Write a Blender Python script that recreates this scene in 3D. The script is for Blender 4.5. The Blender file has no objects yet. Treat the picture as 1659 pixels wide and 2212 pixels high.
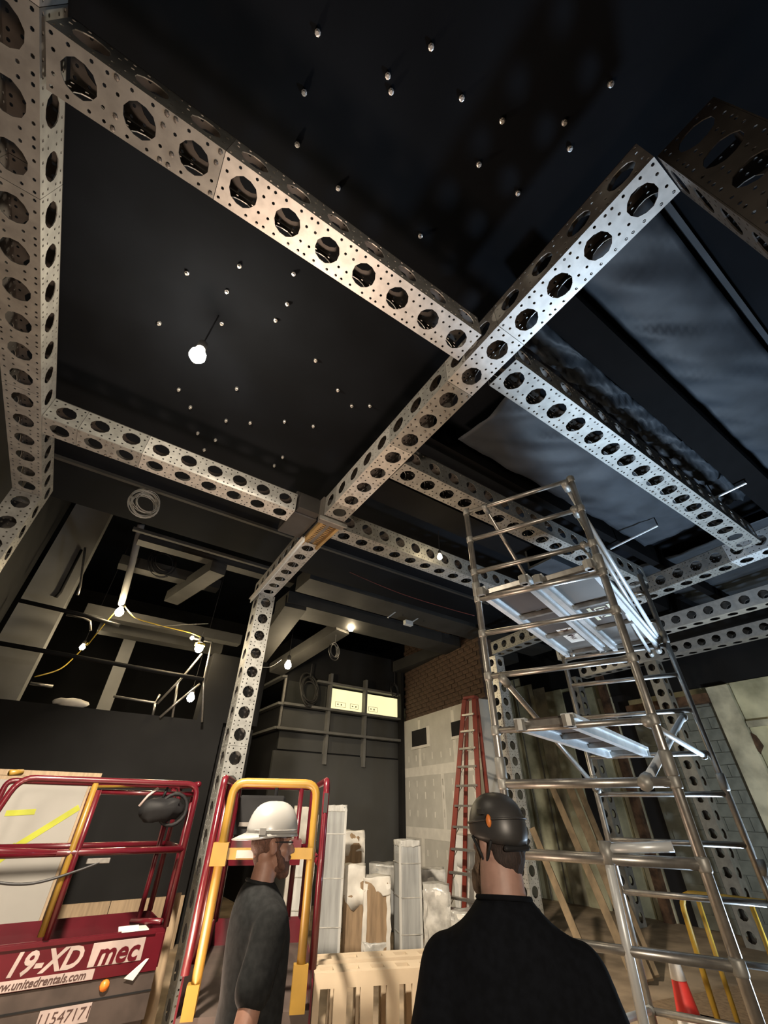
import bpy, bmesh, math, random
from mathutils import Vector, Matrix, geometry, noise
PI = math.pi
R = math.radians
random.seed(7)
SC = bpy.context.scene
COL = SC.collection

# ------------------------------------------------------------------ camera
FPX, PITCH, ROLL, YAW = 872.1, 0.633522, 0.0149306, 0.591465
CX, CY = 829.5, 1106.0
EYE = Vector((0, 0, 1.65))
FW = Vector((math.sin(YAW) * math.cos(PITCH), math.cos(YAW) * math.cos(PITCH), math.sin(PITCH)))
_r = Vector((math.cos(YAW), -math.sin(YAW), 0))
_u = _r.cross(FW)
RT = _r * math.cos(ROLL) + _u * math.sin(ROLL)
UP = _u * math.cos(ROLL) - _r * math.sin(ROLL)
cd = bpy.data.cameras.new('camera')
cam = bpy.data.objects.new('camera', cd)
COL.objects.link(cam)
cd.sensor_fit = 'VERTICAL'
cd.sensor_height = 36
cd.sensor_width = 27
cd.lens = FPX / 2212 * 36
cd.clip_start = 0.05
cd.clip_end = 100
M = Matrix.Identity(4)
for i in range(3):
    M[i][0], M[i][1], M[i][2], M[i][3] = RT[i], UP[i], -FW[i], EYE[i]
cam.matrix_world = M
SC.camera = cam


def ray(px, py):
    return FW + RT * ((px - CX) / FPX) - UP * ((py - CY) / FPX)


def atz(px, py, z):
    d = ray(px, py)
    return EYE + d * ((z - EYE.z) / d.z)


def aty(px, py, y):
    d = ray(px, py)
    return EYE + d * (y / d.y)


def atx(px, py, x):
    d = ray(px, py)
    return EYE + d * (x / d.x)


def atd(px, py, dist):
    d = ray(px, py)
    return EYE + d * (dist / math.hypot(d.x, d.y))


def az(a, d, z=0.0):
    return Vector((d * math.sin(R(a)), d * math.cos(R(a)), z))


# ------------------------------------------------------------------ world, light, exposure
SC.view_settings.view_transform = 'Standard'
SC.view_settings.look = 'None'
SC.view_settings.gamma = 1
SC.view_settings.use_curve_mapping = False
SC.view_settings.exposure = 0.0
w = bpy.data.worlds.new('world')
SC.world = w
w.use_nodes = True
w.node_tree.nodes['Background'].inputs[0].default_value = (0.6, 0.75, 1.0, 1)
w.node_tree.nodes['Background'].inputs[1].default_value = 0.006


def area(name, loc, target, size, power, color, spread=180):
    l = bpy.data.lights.new(name, 'AREA')
    l.shape = 'DISK'
    l.size = size
    l.energy = power
    l.color = color
    l.spread = R(spread)
    o = bpy.data.objects.new(name, l)
    COL.objects.link(o)
    o.location = loc
    o.rotation_euler = (Vector(target) - Vector(loc)).to_track_quat('-Z', 'Y').to_euler()
    return o


WARM = (1.0, 0.74, 0.52)
COOL = (0.62, 0.80, 1.0)
# two floor work lights out of the frame, then two added fill lights
area('floor_work_light_warm', (0.65, 3.25, 0.25), (0.6, 2.5, 4.2), 0.8, 56, (1.0, 0.72, 0.54), 125)
area('floor_work_light_cool', (5.4, 1.3, 0.4), (4.6, 1.2, 4.2), 0.6, 175, COOL, 150)
area('wall_fill_light', (6.6, 0.2, 0.5), (10.4, 4.2, 2.8), 0.3, 48, (0.9, 0.97, 1.0), 120)  # added unseen lamp, only there to brighten the right plaster wall
area('hall_fill_light', (-1.2, -2.5, 2.2), (2.7, 7.5, 0.3), 0.5, 60, (1.0, 0.84, 0.66), 92)  # added weak fill from behind the camera, no real fixture

# ------------------------------------------------------------------ materials
MATS = {}


def mat(name, col, rough=0.6, metal=0.0, vary=0.12, scale=6.0, bump=0.0, col2=None, spec=0.5, coat=0.0, stretch=None, contrast=0.5):
    if name in MATS:
        return MATS[name]
    m = bpy.data.materials.new(name)
    m.use_nodes = True
    nt = m.node_tree
    b = nt.nodes['Principled BSDF']
    b.inputs['Roughness'].default_value = rough
    b.inputs['Metallic'].default_value = metal
    b.inputs['Specular IOR Level'].default_value = spec
    b.inputs['Coat Weight'].default_value = coat
    tc = nt.nodes.new('ShaderNodeTexCoord')
    mp = nt.nodes.new('ShaderNodeMapping')
    nt.links.new(tc.outputs['Object'], mp.inputs[0])
    if stretch:
        mp.inputs['Scale'].default_value = stretch
    n = nt.nodes.new('ShaderNodeTexNoise')
    n.inputs['Scale'].default_value = scale
    n.inputs['Detail'].default_value = 6
    nt.links.new(mp.outputs[0], n.inputs['Vector'])
    rp = nt.nodes.new('ShaderNodeValToRGB')
    c1 = [max(0, c * (1 - vary)) for c in col]
    c2 = [c * (1 + vary) for c in (col2 or col)]
    rp.color_ramp.elements[0].color = (*c1, 1)
    rp.color_ramp.elements[1].color = (*c2, 1)
    rp.color_ramp.elements[0].position = 0.5 - 0.5 * contrast * 0.5
    rp.color_ramp.elements[1].position = 0.5 + 0.5 * contrast * 0.5
    nt.links.new(n.outputs['Fac'], rp.inputs[0])
    nt.links.new(rp.outputs[0], b.inputs['Base Color'])
    if bump:
        bp = nt.nodes.new('ShaderNodeBump')
        bp.inputs['Strength'].default_value = bump
        bp.inputs['Distance'].default_value = 0.01
        nt.links.new(n.outputs['Fac'], bp.inputs['Height'])
        nt.links.new(bp.outputs[0], b.inputs['Normal'])
    MATS[name] = m
    return m


def emit(name, col, s):
    if name in MATS:
        return MATS[name]
    m = bpy.data.materials.new(name)
    m.use_nodes = True
    b = m.node_tree.nodes['Principled BSDF']
    b.inputs['Base Color'].default_value = (*col, 1)
    b.inputs['Emission Color'].default_value = (*col, 1)
    b.inputs['Emission Strength'].default_value = s
    MATS[name] = m
    return m


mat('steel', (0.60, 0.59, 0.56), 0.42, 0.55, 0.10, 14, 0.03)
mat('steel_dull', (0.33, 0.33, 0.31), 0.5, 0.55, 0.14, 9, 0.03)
mat('steel_shaded', (0.09, 0.082, 0.075), 0.5, 0.5, 0.15, 9)  # darker copy of steel: shade inside the girders put into the colour
mat('bolt', (0.22, 0.20, 0.18), 0.5, 0.6)
mat('steel_black', (0.045, 0.042, 0.04), 0.5, 0.2)
mat('brass', (0.50, 0.33, 0.14), 0.45, 0.6)
mat('alu', (0.40, 0.385, 0.36), 0.36, 0.8, 0.12, 20)
mat('alu_bright', (0.72, 0.76, 0.78), 0.4, 0.35, 0.06, 12)
mat('ceiling_black', (0.0050, 0.0062, 0.0085), 0.85, 0, 0.25, 1.2, spec=0.1)
mat('wall_black', (0.014, 0.014, 0.0145), 0.8, 0, 0.2, 1.0, spec=0.2)
mat('panel_grey', (0.06, 0.061, 0.06), 0.55, 0, 0.12, 0.8)
mat('mullion', (0.13, 0.13, 0.125), 0.5, 0, 0.1, 4)
mat('beam_grey', (0.030, 0.029, 0.027), 0.7, 0, 0.2, 2)
mat('pier_grey', (0.17, 0.17, 0.168), 0.8, 0, 0.08, 2)
mat('sheet', (0.040, 0.047, 0.056), 0.55, 0, 0.2, 3, 0.06, spec=0.25)
mat('joist', (0.004, 0.004, 0.0045), 0.85, spec=0.1)
mat('floor', (0.38, 0.29, 0.20), 0.75, 0, 0.35, 1.6, 0.1)
mat('drywall', (0.60, 0.59, 0.55), 0.9, 0, 0.06, 3)
mat('joint', (0.80, 0.78, 0.73), 0.9, 0, 0.06, 5)
mat('brick', (0.095, 0.06, 0.042), 0.9, 0, 0.3, 9, 0.2)
mat('mortar', (0.075, 0.05, 0.035), 0.95)
mat('plaster', (0.30, 0.295, 0.17), 0.9, 0, 0.5, 1.4, 0.2, col2=(0.60, 0.58, 0.40), contrast=0.9)
mat('plaster_light', (0.5, 0.48, 0.36), 0.9, 0, 0.35, 2.2, 0.25)
mat('cmu', (0.20, 0.215, 0.19), 0.9, 0, 0.15, 5, 0.1)
mat('void', (0.012, 0.011, 0.012), 0.9)
mat('rust', (0.10, 0.055, 0.03), 0.9, 0.0, 0.5, 6)
mat('red', (0.088, 0.005, 0.011), 0.32, 0, 0.12, 5, 0, coat=0.3)
mat('yellow_paint', (0.50, 0.31, 0.04), 0.45)
mat('yellow', (0.25, 0.145, 0.022), 0.4, 0, 0.12, 5)
mat('chassis', (0.07, 0.052, 0.045), 0.6, 0.2, 0.2, 6)
mat('rubber', (0.02, 0.02, 0.02), 0.8)
mat('black_plastic', (0.012, 0.012, 0.013), 0.65, spec=0.25)
mat('decal', (0.40, 0.32, 0.30), 0.5)
mat('decal_dark', (0.07, 0.035, 0.03), 0.6)
mat('orange_lens', (0.8, 0.22, 0.03), 0.4)
mat('wood', (0.52, 0.36, 0.20), 0.7, 0, 0.2, 5, 0.05, stretch=(1, 1, 0.15))
mat('ply', (0.42, 0.31, 0.20), 0.7, 0, 0.14, 5, 0.03, stretch=(6, 6, 0.6))
mat('crate', (0.56, 0.45, 0.32), 0.75, 0, 0.06, 3)
mat('plank', (0.20, 0.145, 0.085), 0.8, 0, 0.25, 7, 0.05, stretch=(1, 1, 0.15))
mat('board_white', (0.36, 0.345, 0.32), 0.7, 0, 0.04, 2)
mat('tape_yellow', (0.42, 0.44, 0.03), 0.5)
mat('foam', (0.56, 0.56, 0.54), 0.8, 0, 0.14, 6, 0.25, stretch=(3, 3, 0.3))
mat('foam_grey', (0.36, 0.37, 0.37), 0.7, 0, 0.14, 6, 0.2, stretch=(3, 3, 0.3))
mat('wrap_white', (0.72, 0.69, 0.63), 0.55, 0, 0.12, 5, 0.2)
mat('wrap_plastic', (0.48, 0.47, 0.44), 0.22, 0, 0.3, 6, 0.4, spec=0.7)
mat('cardboard', (0.29, 0.20, 0.12), 0.85, 0, 0.2, 5, 0.05, stretch=(4, 4, 0.5))
mat('ladder_orange', (0.17, 0.027, 0.018), 0.4, 0, 0.12, 6)
mat('skin', (0.24, 0.125, 0.088), 0.55, 0, 0.08, 30)
mat('skin_pale', (0.28, 0.165, 0.13), 0.55, 0, 0.08, 30)
mat('hair', (0.075, 0.032, 0.020), 0.8, 0, 0.4, 120, 0.3, stretch=(3, 3, 0.6))
mat('hair_dark', (0.018, 0.010, 0.008), 0.8, 0, 0.4, 120, 0.3, stretch=(3, 3, 0.6))
mat('beard_brown', (0.10, 0.065, 0.04), 0.85, 0, 0.4, 120, 0.3, stretch=(3, 3, 0.6))
mat('shirt', (0.0135, 0.0142, 0.0145), 0.95, 0, 0.2, 40, 0.1, spec=0.1)
mat('shirt_black', (0.0035, 0.0042, 0.006), 0.95, 0, 0.2, 40, 0.1, spec=0.1)
mat('jeans', (0.02, 0.024, 0.035), 0.9, 0, 0.2, 60)
mat('boot', (0.06, 0.035, 0.02), 0.7)
mat('hat_white', (0.28, 0.275, 0.262), 0.28, 0, 0.03, 4, coat=0.3)
mat('hat_black', (0.028, 0.027, 0.027), 0.42, 0, 0.1, 10)
mat('eye_white', (0.6, 0.57, 0.53), 0.3)
mat('sticker_orange', (0.55, 0.16, 0.03), 0.5)
mat('cable_grey', (0.34, 0.33, 0.30), 0.5)
mat('cable_black', (0.02, 0.02, 0.022), 0.5)
mat('cord_yellow', (0.55, 0.40, 0.06), 0.5)
mat('cord_red', (0.10, 0.02, 0.02), 0.6)
mat('cone_red', (0.72, 0.045, 0.035), 0.5)
mat('reflect_white', (0.78, 0.74, 0.68), 0.35)
mat('ply_dark', (0.05, 0.038, 0.031), 0.6, 0, 0.25, 3)
mat('ply_grey', (0.115, 0.108, 0.098), 0.6, 0, 0.15, 3)
mat('cream', (0.62, 0.62, 0.47), 0.6)
mat('anchor', (0.55, 0.55, 0.54), 0.35, 0.7)
mat('dark_glass', (0.035, 0.036, 0.034), 0.12, 0, 0.1, 2)
emit('bulb', (1.0, 0.80, 0.50), 270)
emit('bulb_main', (1.0, 0.86, 0.66), 420)
emit('window_lit', (1.0, 0.90, 0.52), 0.95)


# ------------------------------------------------------------------ mesh helpers
class MB:
    def __init__(s):
        s.v, s.f = [], []

    def add(s, vs, fs, mtx=None):
        o = len(s.v)
        s.v += [(mtx @ Vector(p)) if mtx else Vector(p) for p in vs]
        s.f += [[i + o for i in f] for f in fs]
        return s

    def box(s, x0, x1, y0, y1, z0, z1, mtx=None):
        return s.add([(x0, y0, z0), (x1, y0, z0), (x1, y1, z0), (x0, y1, z0), (x0, y0, z1), (x1, y0, z1), (x1, y1, z1), (x0, y1, z1)],
                     [(0, 3, 2, 1), (4, 5, 6, 7), (0, 1, 5, 4), (1, 2, 6, 5), (2, 3, 7, 6), (3, 0, 4, 7)], mtx)

    def beamlike(s, p, q, a, b, up=(0, 0, 1)):
        "a rectangular bar from p to q, a wide and b deep"
        p, q = Vector(p), Vector(q)
        x = (q - p).normalized()
        u = Vector(up)
        if abs(x.dot(u)) > 0.98:
            u = Vector((0, 1, 0))
        y = u.cross(x).normalized()
        z = x.cross(y)
        m = Matrix.Translation(p) @ Matrix((x, y, z)).transposed().to_4x4()
        return s.box(0, (q - p).length, -a / 2, a / 2, -b / 2, b / 2, m)

    def tube(s, path, r, n=8, closed=False, r2=None):
        path = [Vector(p) for p in path]
        N = len(path)
        rings = []
        prev = None
        for i, p in enumerate(path):
            if closed:
                t = (path[(i + 1) % N] - path[i - 1]).normalized()
            else:
                t = (path[min(i + 1, N - 1)] - path[max(i - 1, 0)]).normalized()
            if prev is None:
                a = t.orthogonal().normalized()
            else:
                a = (prev - t * prev.dot(t)).normalized()
            prev = a
            b = t.cross(a)
            rr = r if r2 is None else r + (r2 - r) * i / max(1, N - 1)
            rings.append([p + (a * math.cos(2 * PI * k / n) + b * math.sin(2 * PI * k / n)) * rr for k in range(n)])
        o = len(s.v)
        for g in rings:
            s.v += g
        for i in range(N if closed else N - 1):
            j = (i + 1) % N
            for k in range(n):
                l = (k + 1) % n
                s.f.append([o + i * n + k, o + i * n + l, o + j * n + l, o + j * n + k])
        if not closed:
            s.f.append([o + k for k in range(n)][::-1])
            s.f.append([o + (N - 1) * n + k for k in range(n)])
        return s

    def lathe(s, prof, n=20, mtx=None, cap=True):
        vs, fs = [], []
        for (r, z) in prof:
            for k in range(n):
                vs.append((r * math.cos(2 * PI * k / n), r * math.sin(2 * PI * k / n), z))
        for i in range(len(prof) - 1):
            for k in range(n):
                l = (k + 1) % n
                fs.append((i * n + k, i * n + l, (i + 1) * n + l, (i + 1) * n + k))
        if cap:
            fs.append(tuple(range(n))[::-1])
            fs.append(tuple((len(prof) - 1) * n + k for k in range(n)))
        return s.add(vs, fs, mtx)

    def ball(s, c, r, n=10, m=6, mtx=None):
        r = (r, r, r) if not hasattr(r, '__len__') else r
        vs, fs = [(0, 0, -1)], []
        for i in range(1, m):
            ph = -PI / 2 + PI * i / m
            for k in range(n):
                vs.append((math.cos(ph) * math.cos(2 * PI * k / n), math.cos(ph) * math.sin(2 * PI * k / n), math.sin(ph)))
        vs.append((0, 0, 1))
        for k in range(n):
            l = (k + 1) % n
            fs.append((0, 1 + l, 1 + k))
            fs.append((len(vs) - 1, 1 + (m - 2) * n + k, 1 + (m - 2) * n + l))
            for i in range(m - 2):
                fs.append((1 + i * n + k, 1 + i * n + l, 1 + (i + 1) * n + l, 1 + (i + 1) * n + k))
        mm = Matrix.Translation(c) @ Matrix.Diagonal((*r, 1))
        return s.add(vs, fs, (mtx @ mm) if mtx else mm)

    def loft(s, rings, n=24, k=1.0):
        "closed body of elliptical sections (z, rx, ry, y)"
        vs, fs = [], []
        for (z, rx, ry, y) in rings:
            for j in range(n):
                c, d = math.cos(2 * PI * j / n), math.sin(2 * PI * j / n)
                vs.append((rx * k * abs(c) ** 0.85 * (1 if c > 0 else -1), (y + ry * abs(d) ** 0.9 * (1 if d > 0 else -1)) * k, z * k))
        for i in range(len(rings) - 1):
            for j in range(n):
                l = (j + 1) % n
                fs.append((i * n + j, i * n + l, (i + 1) * n + l, (i + 1) * n + j))
        fs.append(tuple(range(n))[::-1])
        fs.append(tuple((len(rings) - 1) * n + j for j in range(n)))
        return s.add(vs, fs)

    def capsule(s, p, q, r1, r2, n=12):
        p, q = Vector(p), Vector(q)
        t = (q - p)
        L = t.length
        m = Matrix.Translation(p) @ t.to_track_quat('Z', 'Y').to_matrix().to_4x4()
        prof = [(0.001, -r1)] + [(r1 * math.cos(a), r1 * math.sin(a)) for a in (-1.1, -0.7, -0.35, 0)] + \
               [(r2 * math.cos(a), L + r2 * math.sin(a)) for a in (0, 0.35, 0.7, 1.1)] + [(0.001, L + r2)]
        return s.lathe(prof, n, m)

    def mesh(s, name):
        me = bpy.data.meshes.new(name)
        me.from_pydata([tuple(p) for p in s.v], [], s.f)
        me.update()
        return me

    def build(s, name, m, parent=None, smooth=False):
        return obj(name, s.mesh(name), m, parent, smooth)


def obj(name, me, m, parent=None, smooth=False):
    if not me.materials:
        me.materials.append(MATS[m] if isinstance(m, str) else m)
    o = bpy.data.objects.new(name, me)
    COL.objects.link(o)
    if parent:
        o.parent = parent
    if smooth:
        for p in me.polygons:
            p.use_smooth = True
    return o


def tag(o, label, cat, group=None):
    o['label'] = label
    o['category'] = cat
    if group:
        o['group'] = group
    return o


def thing(name, label, cat, loc=(0, 0, 0), rz=0, group=None):
    o = bpy.data.objects.new(name, None)
    COL.objects.link(o)
    o.empty_display_size = 0.1
    o.location = loc
    o.rotation_euler = (0, 0, rz)
    return tag(o, label, cat, group)


def struct(name, mb, m, parent=None):
    o = mb.build(name, m, parent)
    if not parent:
        o['kind'] = 'structure'
    return o


def stuff(o):
    o['kind'] = 'stuff'
    return o


def copy_tree(o, parent=None):
    c = o.copy()
    COL.objects.link(c)
    c.parent = parent
    for ch in list(o.children):
        copy_tree(ch, c)
    return c


def rounded(pts, rad, closed=False, k=5):
    pts = [Vector(p) for p in pts]
    out = []
    N = len(pts)
    for i, p in enumerate(pts):
        if not closed and i in (0, N - 1):
            out.append(p)
            continue
        a, b = pts[i - 1], pts[(i + 1) % N]
        ra = min(rad, (a - p).length * 0.48)
        rb = min(rad, (b - p).length * 0.48)
        s, e = p + (a - p).normalized() * ra, p + (b - p).normalized() * rb
        for j in range(k + 1):
            t = j / k
            out.append(s * (1 - t) ** 2 + p * 2 * t * (1 - t) + e * t * t)
    return out


def bevel(o, wd=0.006, seg=1):
    md = o.modifiers.new('bevel', 'BEVEL')
    md.width = wd
    md.segments = seg
    md.limit_method = 'ANGLE'
    return o


# ------------------------------------------------------------------ room shell
H = 4.25        # underside of the steel frame
ZC = 4.95       # black ceiling
struct('floor', MB().box(-8, 16, -6, 16, -0.1, 0), 'floor')
struct('ceiling_1', MB().box(-8, 16, -6, 6.0, ZC, ZC + 0.2), 'ceiling_black')
struct('ceiling_2', MB().box(-8, 16, 6.0, 16, 7.4, 7.6), 'ceiling_black')
struct('trim_1', MB().box(-8, 16, 6.0, 6.15, ZC + 0.2, 7.4), 'ceiling_black')
struct('wall_left', MB().box(-1.85, -1.62, -6, 9.0, 0, 4.94).box(-1.85, -1.62, 6.16, 9.0, 4.94, 7.4), 'wall_black')
struct('wall_back', MB().box(-8, 16, 15.8, 16, 0, 7.4), 'wall_black')
struct('wall_front', MB().box(-8, 16, -6.2, -6, 0, 5), 'wall_black')
struct('trim_2', MB().box(-6, 5.9, 5.0, 5.05, ZC - 0.04, ZC), 'beam_grey')
struct('trim_3', MB().box(1.7, 9.5, -0.27, -0.235, ZC - 0.07, ZC), 'sheet')

# mezzanine on the left: parapet, end wall, pier, soffit beams
mez = struct('wall_mezzanine', MB().box(-1.6, 2.25, 8.6, 8.75, 0, 2.9), 'wall_black')
struct('baseboard_mezzanine', MB().box(0.62, 1.25, 8.57, 8.6, 0, 0.56), 'ply', mez).name = 'plywood_panel'
struct('plywood_panel', MB().box(1.26, 2.24, 8.57, 8.6, 0, 0.56), 'ply', mez)
struct('wall_mezzanine_end', MB().box(1.78, 2.9, 8.62, 9.0, 2.9, 4.1).box(2.25, 2.9, 8.8, 9.0, 0, 2.9), 'wall_black')
struct('floor_mezzanine', MB().box(-1.6, 2.25, 8.75, 15.8, 2.3, 2.45), 'wall_black')
struct('trim_4', MB().box(-1.56, -0.92, 9.1, 9.55, 2.45, 7.4), 'pier_grey')
struct('trim_5', MB().box(0.24, 0.50, 11.2, 11.4, 2.45, 4.95), 'pier_grey')
for i, (x0, x1, y, z, hh, dd) in enumerate([(-0.6, 2.4, 9.2, 4.55, 0.2, 0.25), (-0.3, 2.2, 9.9, 4.5, 0.22, 0.3), (-0.2, 2.6, 7.0, 5.2, 0.16, 0.22),
                                            (-0.1, 1.2, 8.0, 5.15, 0.2, 0.25), (-0.3, 2.0, 6.3, 4.98, 0.05, 0.06), (-0.4, 1.6, 8.9, 5.55, 0.2, 0.3)]):
    struct('trim_%d' % (6 + i), MB().box(x0, x1, y, y + dd, z, z + hh), 'beam_grey')
struct('trim_12', MB().beamlike((1.15, 7.0, 5.1), (0.75, 8.9, 5.1), 0.28, 0.22), 'beam_grey')
# soffit beams behind the middle column
struct('trim_13', MB().box(2.6, 9.5, 6.25, 6.9, 5.0, 5.3), 'beam_grey')
struct('trim_14', MB().box(2.65, 9.5, 7.35, 8.05, 4.95, 5.2), 'beam_grey')
struct('trim_15', MB().beamlike((2.85, 7.4, 5.0), (3.1, 10.3, 4.55), 0.45, 0.25), 'beam_grey')
struct('trim_16', MB().beamlike((4.3, 8.05, 5.0), (3.7, 10.3, 4.45), 0.4, 0.22), 'beam_grey')
struct('trim_17', MB().box(7.4, 7.9, 8.0, 10.4, 5.0, 5.3), 'beam_grey')

# black wall with the ledge grid and lit clerestory panes
YB = 10.47
struct('wall_grid', MB().box(4.09, 7.7, YB + 0.06, 15.8, 0, 3.72).box(4.09, 7.7, YB + 0.06, 15.8, 4.36, 5.4), 'wall_black')
gridw = struct('window_1', MB().box(4.09, 7.7, YB + 0.05, YB + 0.2, 3.72, 4.36), 'wall_black')
lw = struct('wall_grid_lower', MB().box(4.02, 7.7, YB - 0.03, YB + 0.06, 0, 2.72), 'panel_grey')
for x0, x1 in ((4.12, 5.30), (5.38, 6.42), (6.50, 7.66)):
    for z0, z1 in ((2.76, 3.13), (3.22, 3.66)):
        struct('window_panel', MB().box(x0, x1, YB + 0.02, YB + 0.06, z0, z1), 'panel_grey', lw).name = 'wall_panel'
bevel(struct('glass_pane', MB().box(4.15, 5.28, YB + 0.02, YB + 0.045, 3.76, 4.30), 'dark_glass', gridw), 0.004)
for x0, x1 in ((5.40, 6.40), (6.50, 7.62)):
    p = struct('lit_pane', MB().box(x0, x1, YB + 0.02, YB + 0.045, 3.79, 4.28), 'window_lit', gridw)
    p['label'] = 'glowing warm yellow window pane'
# small paper notes stuck along the lower edge of the lit panes
for x, wd in ((5.56, 0.32), (6.02, 0.26), (6.62, 0.3)):
    mb = MB()
    for (a, b, c, d) in ((0, wd, 0.0, 0.006), (0, wd, 0.115, 0.121), (0, 0.006, 0, 0.12), (wd - 0.006, wd, 0, 0.12), (0.06, 0.1, 0.05, 0.075), (0.17, 0.2, 0.04, 0.08)):
        mb.box(x + a, x + b, YB + 0.012, YB + 0.02, 3.84 + c, 3.84 + d)
    struct('paper_note', mb, 'mullion', gridw)
for x in (5.33, 6.45):
    struct('mullion', MB().box(x - 0.035, x + 0.035, YB - 0.12, YB + 0.03, 2.5, 4.62), 'mullion', gridw)
for z, x0 in ((3.15, 3.95), (3.69, 4.05), (4.33, 4.9)):
    struct('ledge', MB().box(x0, 7.7, YB - 0.17, YB + 0.03, z, z + 0.055), 'mullion', gridw)
for z in (3.15, 3.69, 4.33):
    struct('ledge', MB().box(3.92, 4.06, YB - 0.1, 12.2, z, z + 0.055), 'mullion', gridw)
struct('corner_trim', MB().box(4.04, 4.09, YB - 0.02, YB + 0.03, 3.2, 4.36), 'alu', gridw)
struct('trim_18', MB().box(7.60, 7.70, YB - 0.2, YB - 0.02, 0, 5.4), 'wall_black')

# drywall partition, turned a little, and the brick above it
d0, d1 = Vector((7.72, 10.35, 0)), Vector((7.19, 6.86, 0))
dx = (d1 - d0).normalized()
DL = (d1 - d0).length
dm = Matrix.Translation(d0) @ Matrix((dx, Vector((0, 0, 1)), dx.cross(Vector((0, 0, 1))))).transposed().to_4x4()   # x along, y up, z towards the hall
if (dm.to_3x3() @ Vector((0, 0, 1))).x > 0:
    dm = Matrix.Translation(d0) @ Matrix((dx, Vector((0, 0, 1)), -dx.cross(Vector((0, 0, 1))))).transposed().to_4x4()
DH = 3.66
dw = struct('wall_drywall', MB().box(0, DL, 0, DH, -0.3, -0.014, dm), 'drywall')
dholes = [(0.50, 1.30, 2.98, 3.36), (2.42, 2.86, 3.02, 3.32)]
for zi, (z0, z1) in enumerate(((0, 1.2), (1.2, 2.42), (2.42, DH))):
    xs = [0, 1.9, DL] if zi % 2 else [0, 0.9, 2.5, DL]
    for a, b in zip(xs, xs[1:]):
        mb = MB().box(a + 0.004, b - 0.004, z0 + 0.004, z1 - 0.004, -0.014, 0, dm)
        struct('drywall_panel', mb, 'drywall', dw)
        if a:
            struct('joint_tape', MB().box(a - 0.06, a + 0.06, z0 + 0.08, z1 - 0.08, 0, 0.003, dm), 'joint', dw)
    if z0:
        struct('joint_tape', MB().box(0, DL, z0 - 0.1, z0 + 0.1, 0, 0.004, dm), 'joint', dw)
struct('joint_tape', MB().box(0, 0.07, 0, DH, 0, 0.005, dm), 'joint', dw)
mb = MB()
for z in (0.5, 0.85, 1.55, 1.9, 2.15, 2.7):
    x = 0.3
    while x < DL:
        mb.box(x - 0.02, x + 0.02, z - 0.05, z + 0.05 + random.random() * 0.06, 0, 0.003, dm)
        x += 0.4
stuff(struct('screw_patch', mb, 'joint', dw))
for (a, b, c, d) in dholes:
    h = struct('opening', MB().box(a, b, c, d, -0.01, 0.006, dm), 'void', dw)
    mb = MB()
    for q in ((b, b + 0.12, c - 0.06, d + 0.02), (a - 0.02, b, c - 0.06, c)):
        mb.box(q[0], q[1], q[2], q[3], 0, 0.02, dm)
    struct('opening_lining', mb, 'joint', dw)
bw = struct('wall_brick', MB().box(0, DL + 0.15, DH, 6.2, -0.5, -0.09, dm), 'mortar')
bm_ = MB().box(-0.118, 0.118, -0.044, 0.044, -0.05, 0.0).mesh('brick')
bm_.materials.append(MATS['brick'])
row = 0
z = DH + 0.05
while z < 5.75:
    x = 0.1 + (0.125 if row % 2 else 0)
    while x < DL + 0.1:
        o = obj('brick', bm_, 'brick', bw)
        o.matrix_world = dm @ Matrix.Translation((x, z, -0.07 + random.uniform(-0.008, 0.008))) @ Matrix.Rotation(random.uniform(-0.02, 0.02), 4, 'Z')
        x += 0.25
    z += 0.104
    row += 1

# old plaster wall on the right
XW = 10.5
rw = struct('wall_right', MB().box(XW, XW + 0.3, -4, 15.8, 0, 7.4), 'plaster')
ys = [-4, 0.2, 3.15]
for (y0, y1, z1, m, px) in ((-4, 0.4, 3.75, 'plaster', .05), (0.42, 3.15, 3.75, 'plaster', .04), (3.17, 3.55, 3.72, 'plaster_light', .14), (5.6, 5.95, 3.9, 'plaster_light', .06),
                            (5.97, 6.5, 4.2, 'plaster', .05), (6.9, 7.4, 4.3, 'plaster', .06), (7.42, 7.8, 4.45, 'plaster_light', .03), (7.82, 8.6, 4.6, 'plaster', .05), (8.62, 9.2, 4.75, 'plaster_light', .08), (9.3, 10.4, 4.8, 'plaster', .05)):
    struct('plaster_panel', MB().box(XW - px, XW, y0, y1, 0, z1), m, rw)
struct('upper_band', MB().box(XW - 0.02, XW, -4, 5.6, 3.76, 7.4).box(XW - 0.02, XW, 5.6, 15.8, 4.85, 7.4).box(XW - 0.02, XW, 5.6, 8.2, 4.3, 4.85), 'wall_black', rw)
struct('void_strip', MB().box(XW - 0.03, XW, 6.52, 6.88, 0, 4.2), 'void', rw)
struct('void_strip', MB().box(XW - 0.03, XW, 5.25, 5.58, 0, 3.9), 'void', rw)
struct('lintel', MB().box(XW - 0.2, XW, 3.56, 5.25, 3.45, 3.62), 'rust', rw)
MB().box(XW - 0.045, XW, 3.55, 5.25, 0, 3.46).build('block_backing', 'cmu', rw)
bc = MB().box(-0.03, 0.03, -0.195, 0.195, -0.095, 0.095).mesh('block')
bc.materials.append(MATS['cmu'])
for k in range(17):
    y = 3.76 + (0.2 if k % 2 else 0)
    if k % 2:
        o = obj('block', bc, 'cmu', rw)
        o.location = (XW - 0.035, 3.66, 0.1 + k * 0.2)
        o.scale.y = 0.48
    while y < 5.1:
        o = obj('block', bc, 'cmu', rw)
        o.location = (XW - 0.03 - random.random() * 0.012, y, 0.1 + k * 0.2)
        y += 0.4
struct('plaster_ledge', MB().box(XW - 0.1, XW, 0, 3.15, 2.96, 3.06), 'plaster_light', rw)
mb = MB().ball((0, 0, 0), (0.06, 0.2, 0.22), 10, 7)
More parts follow.
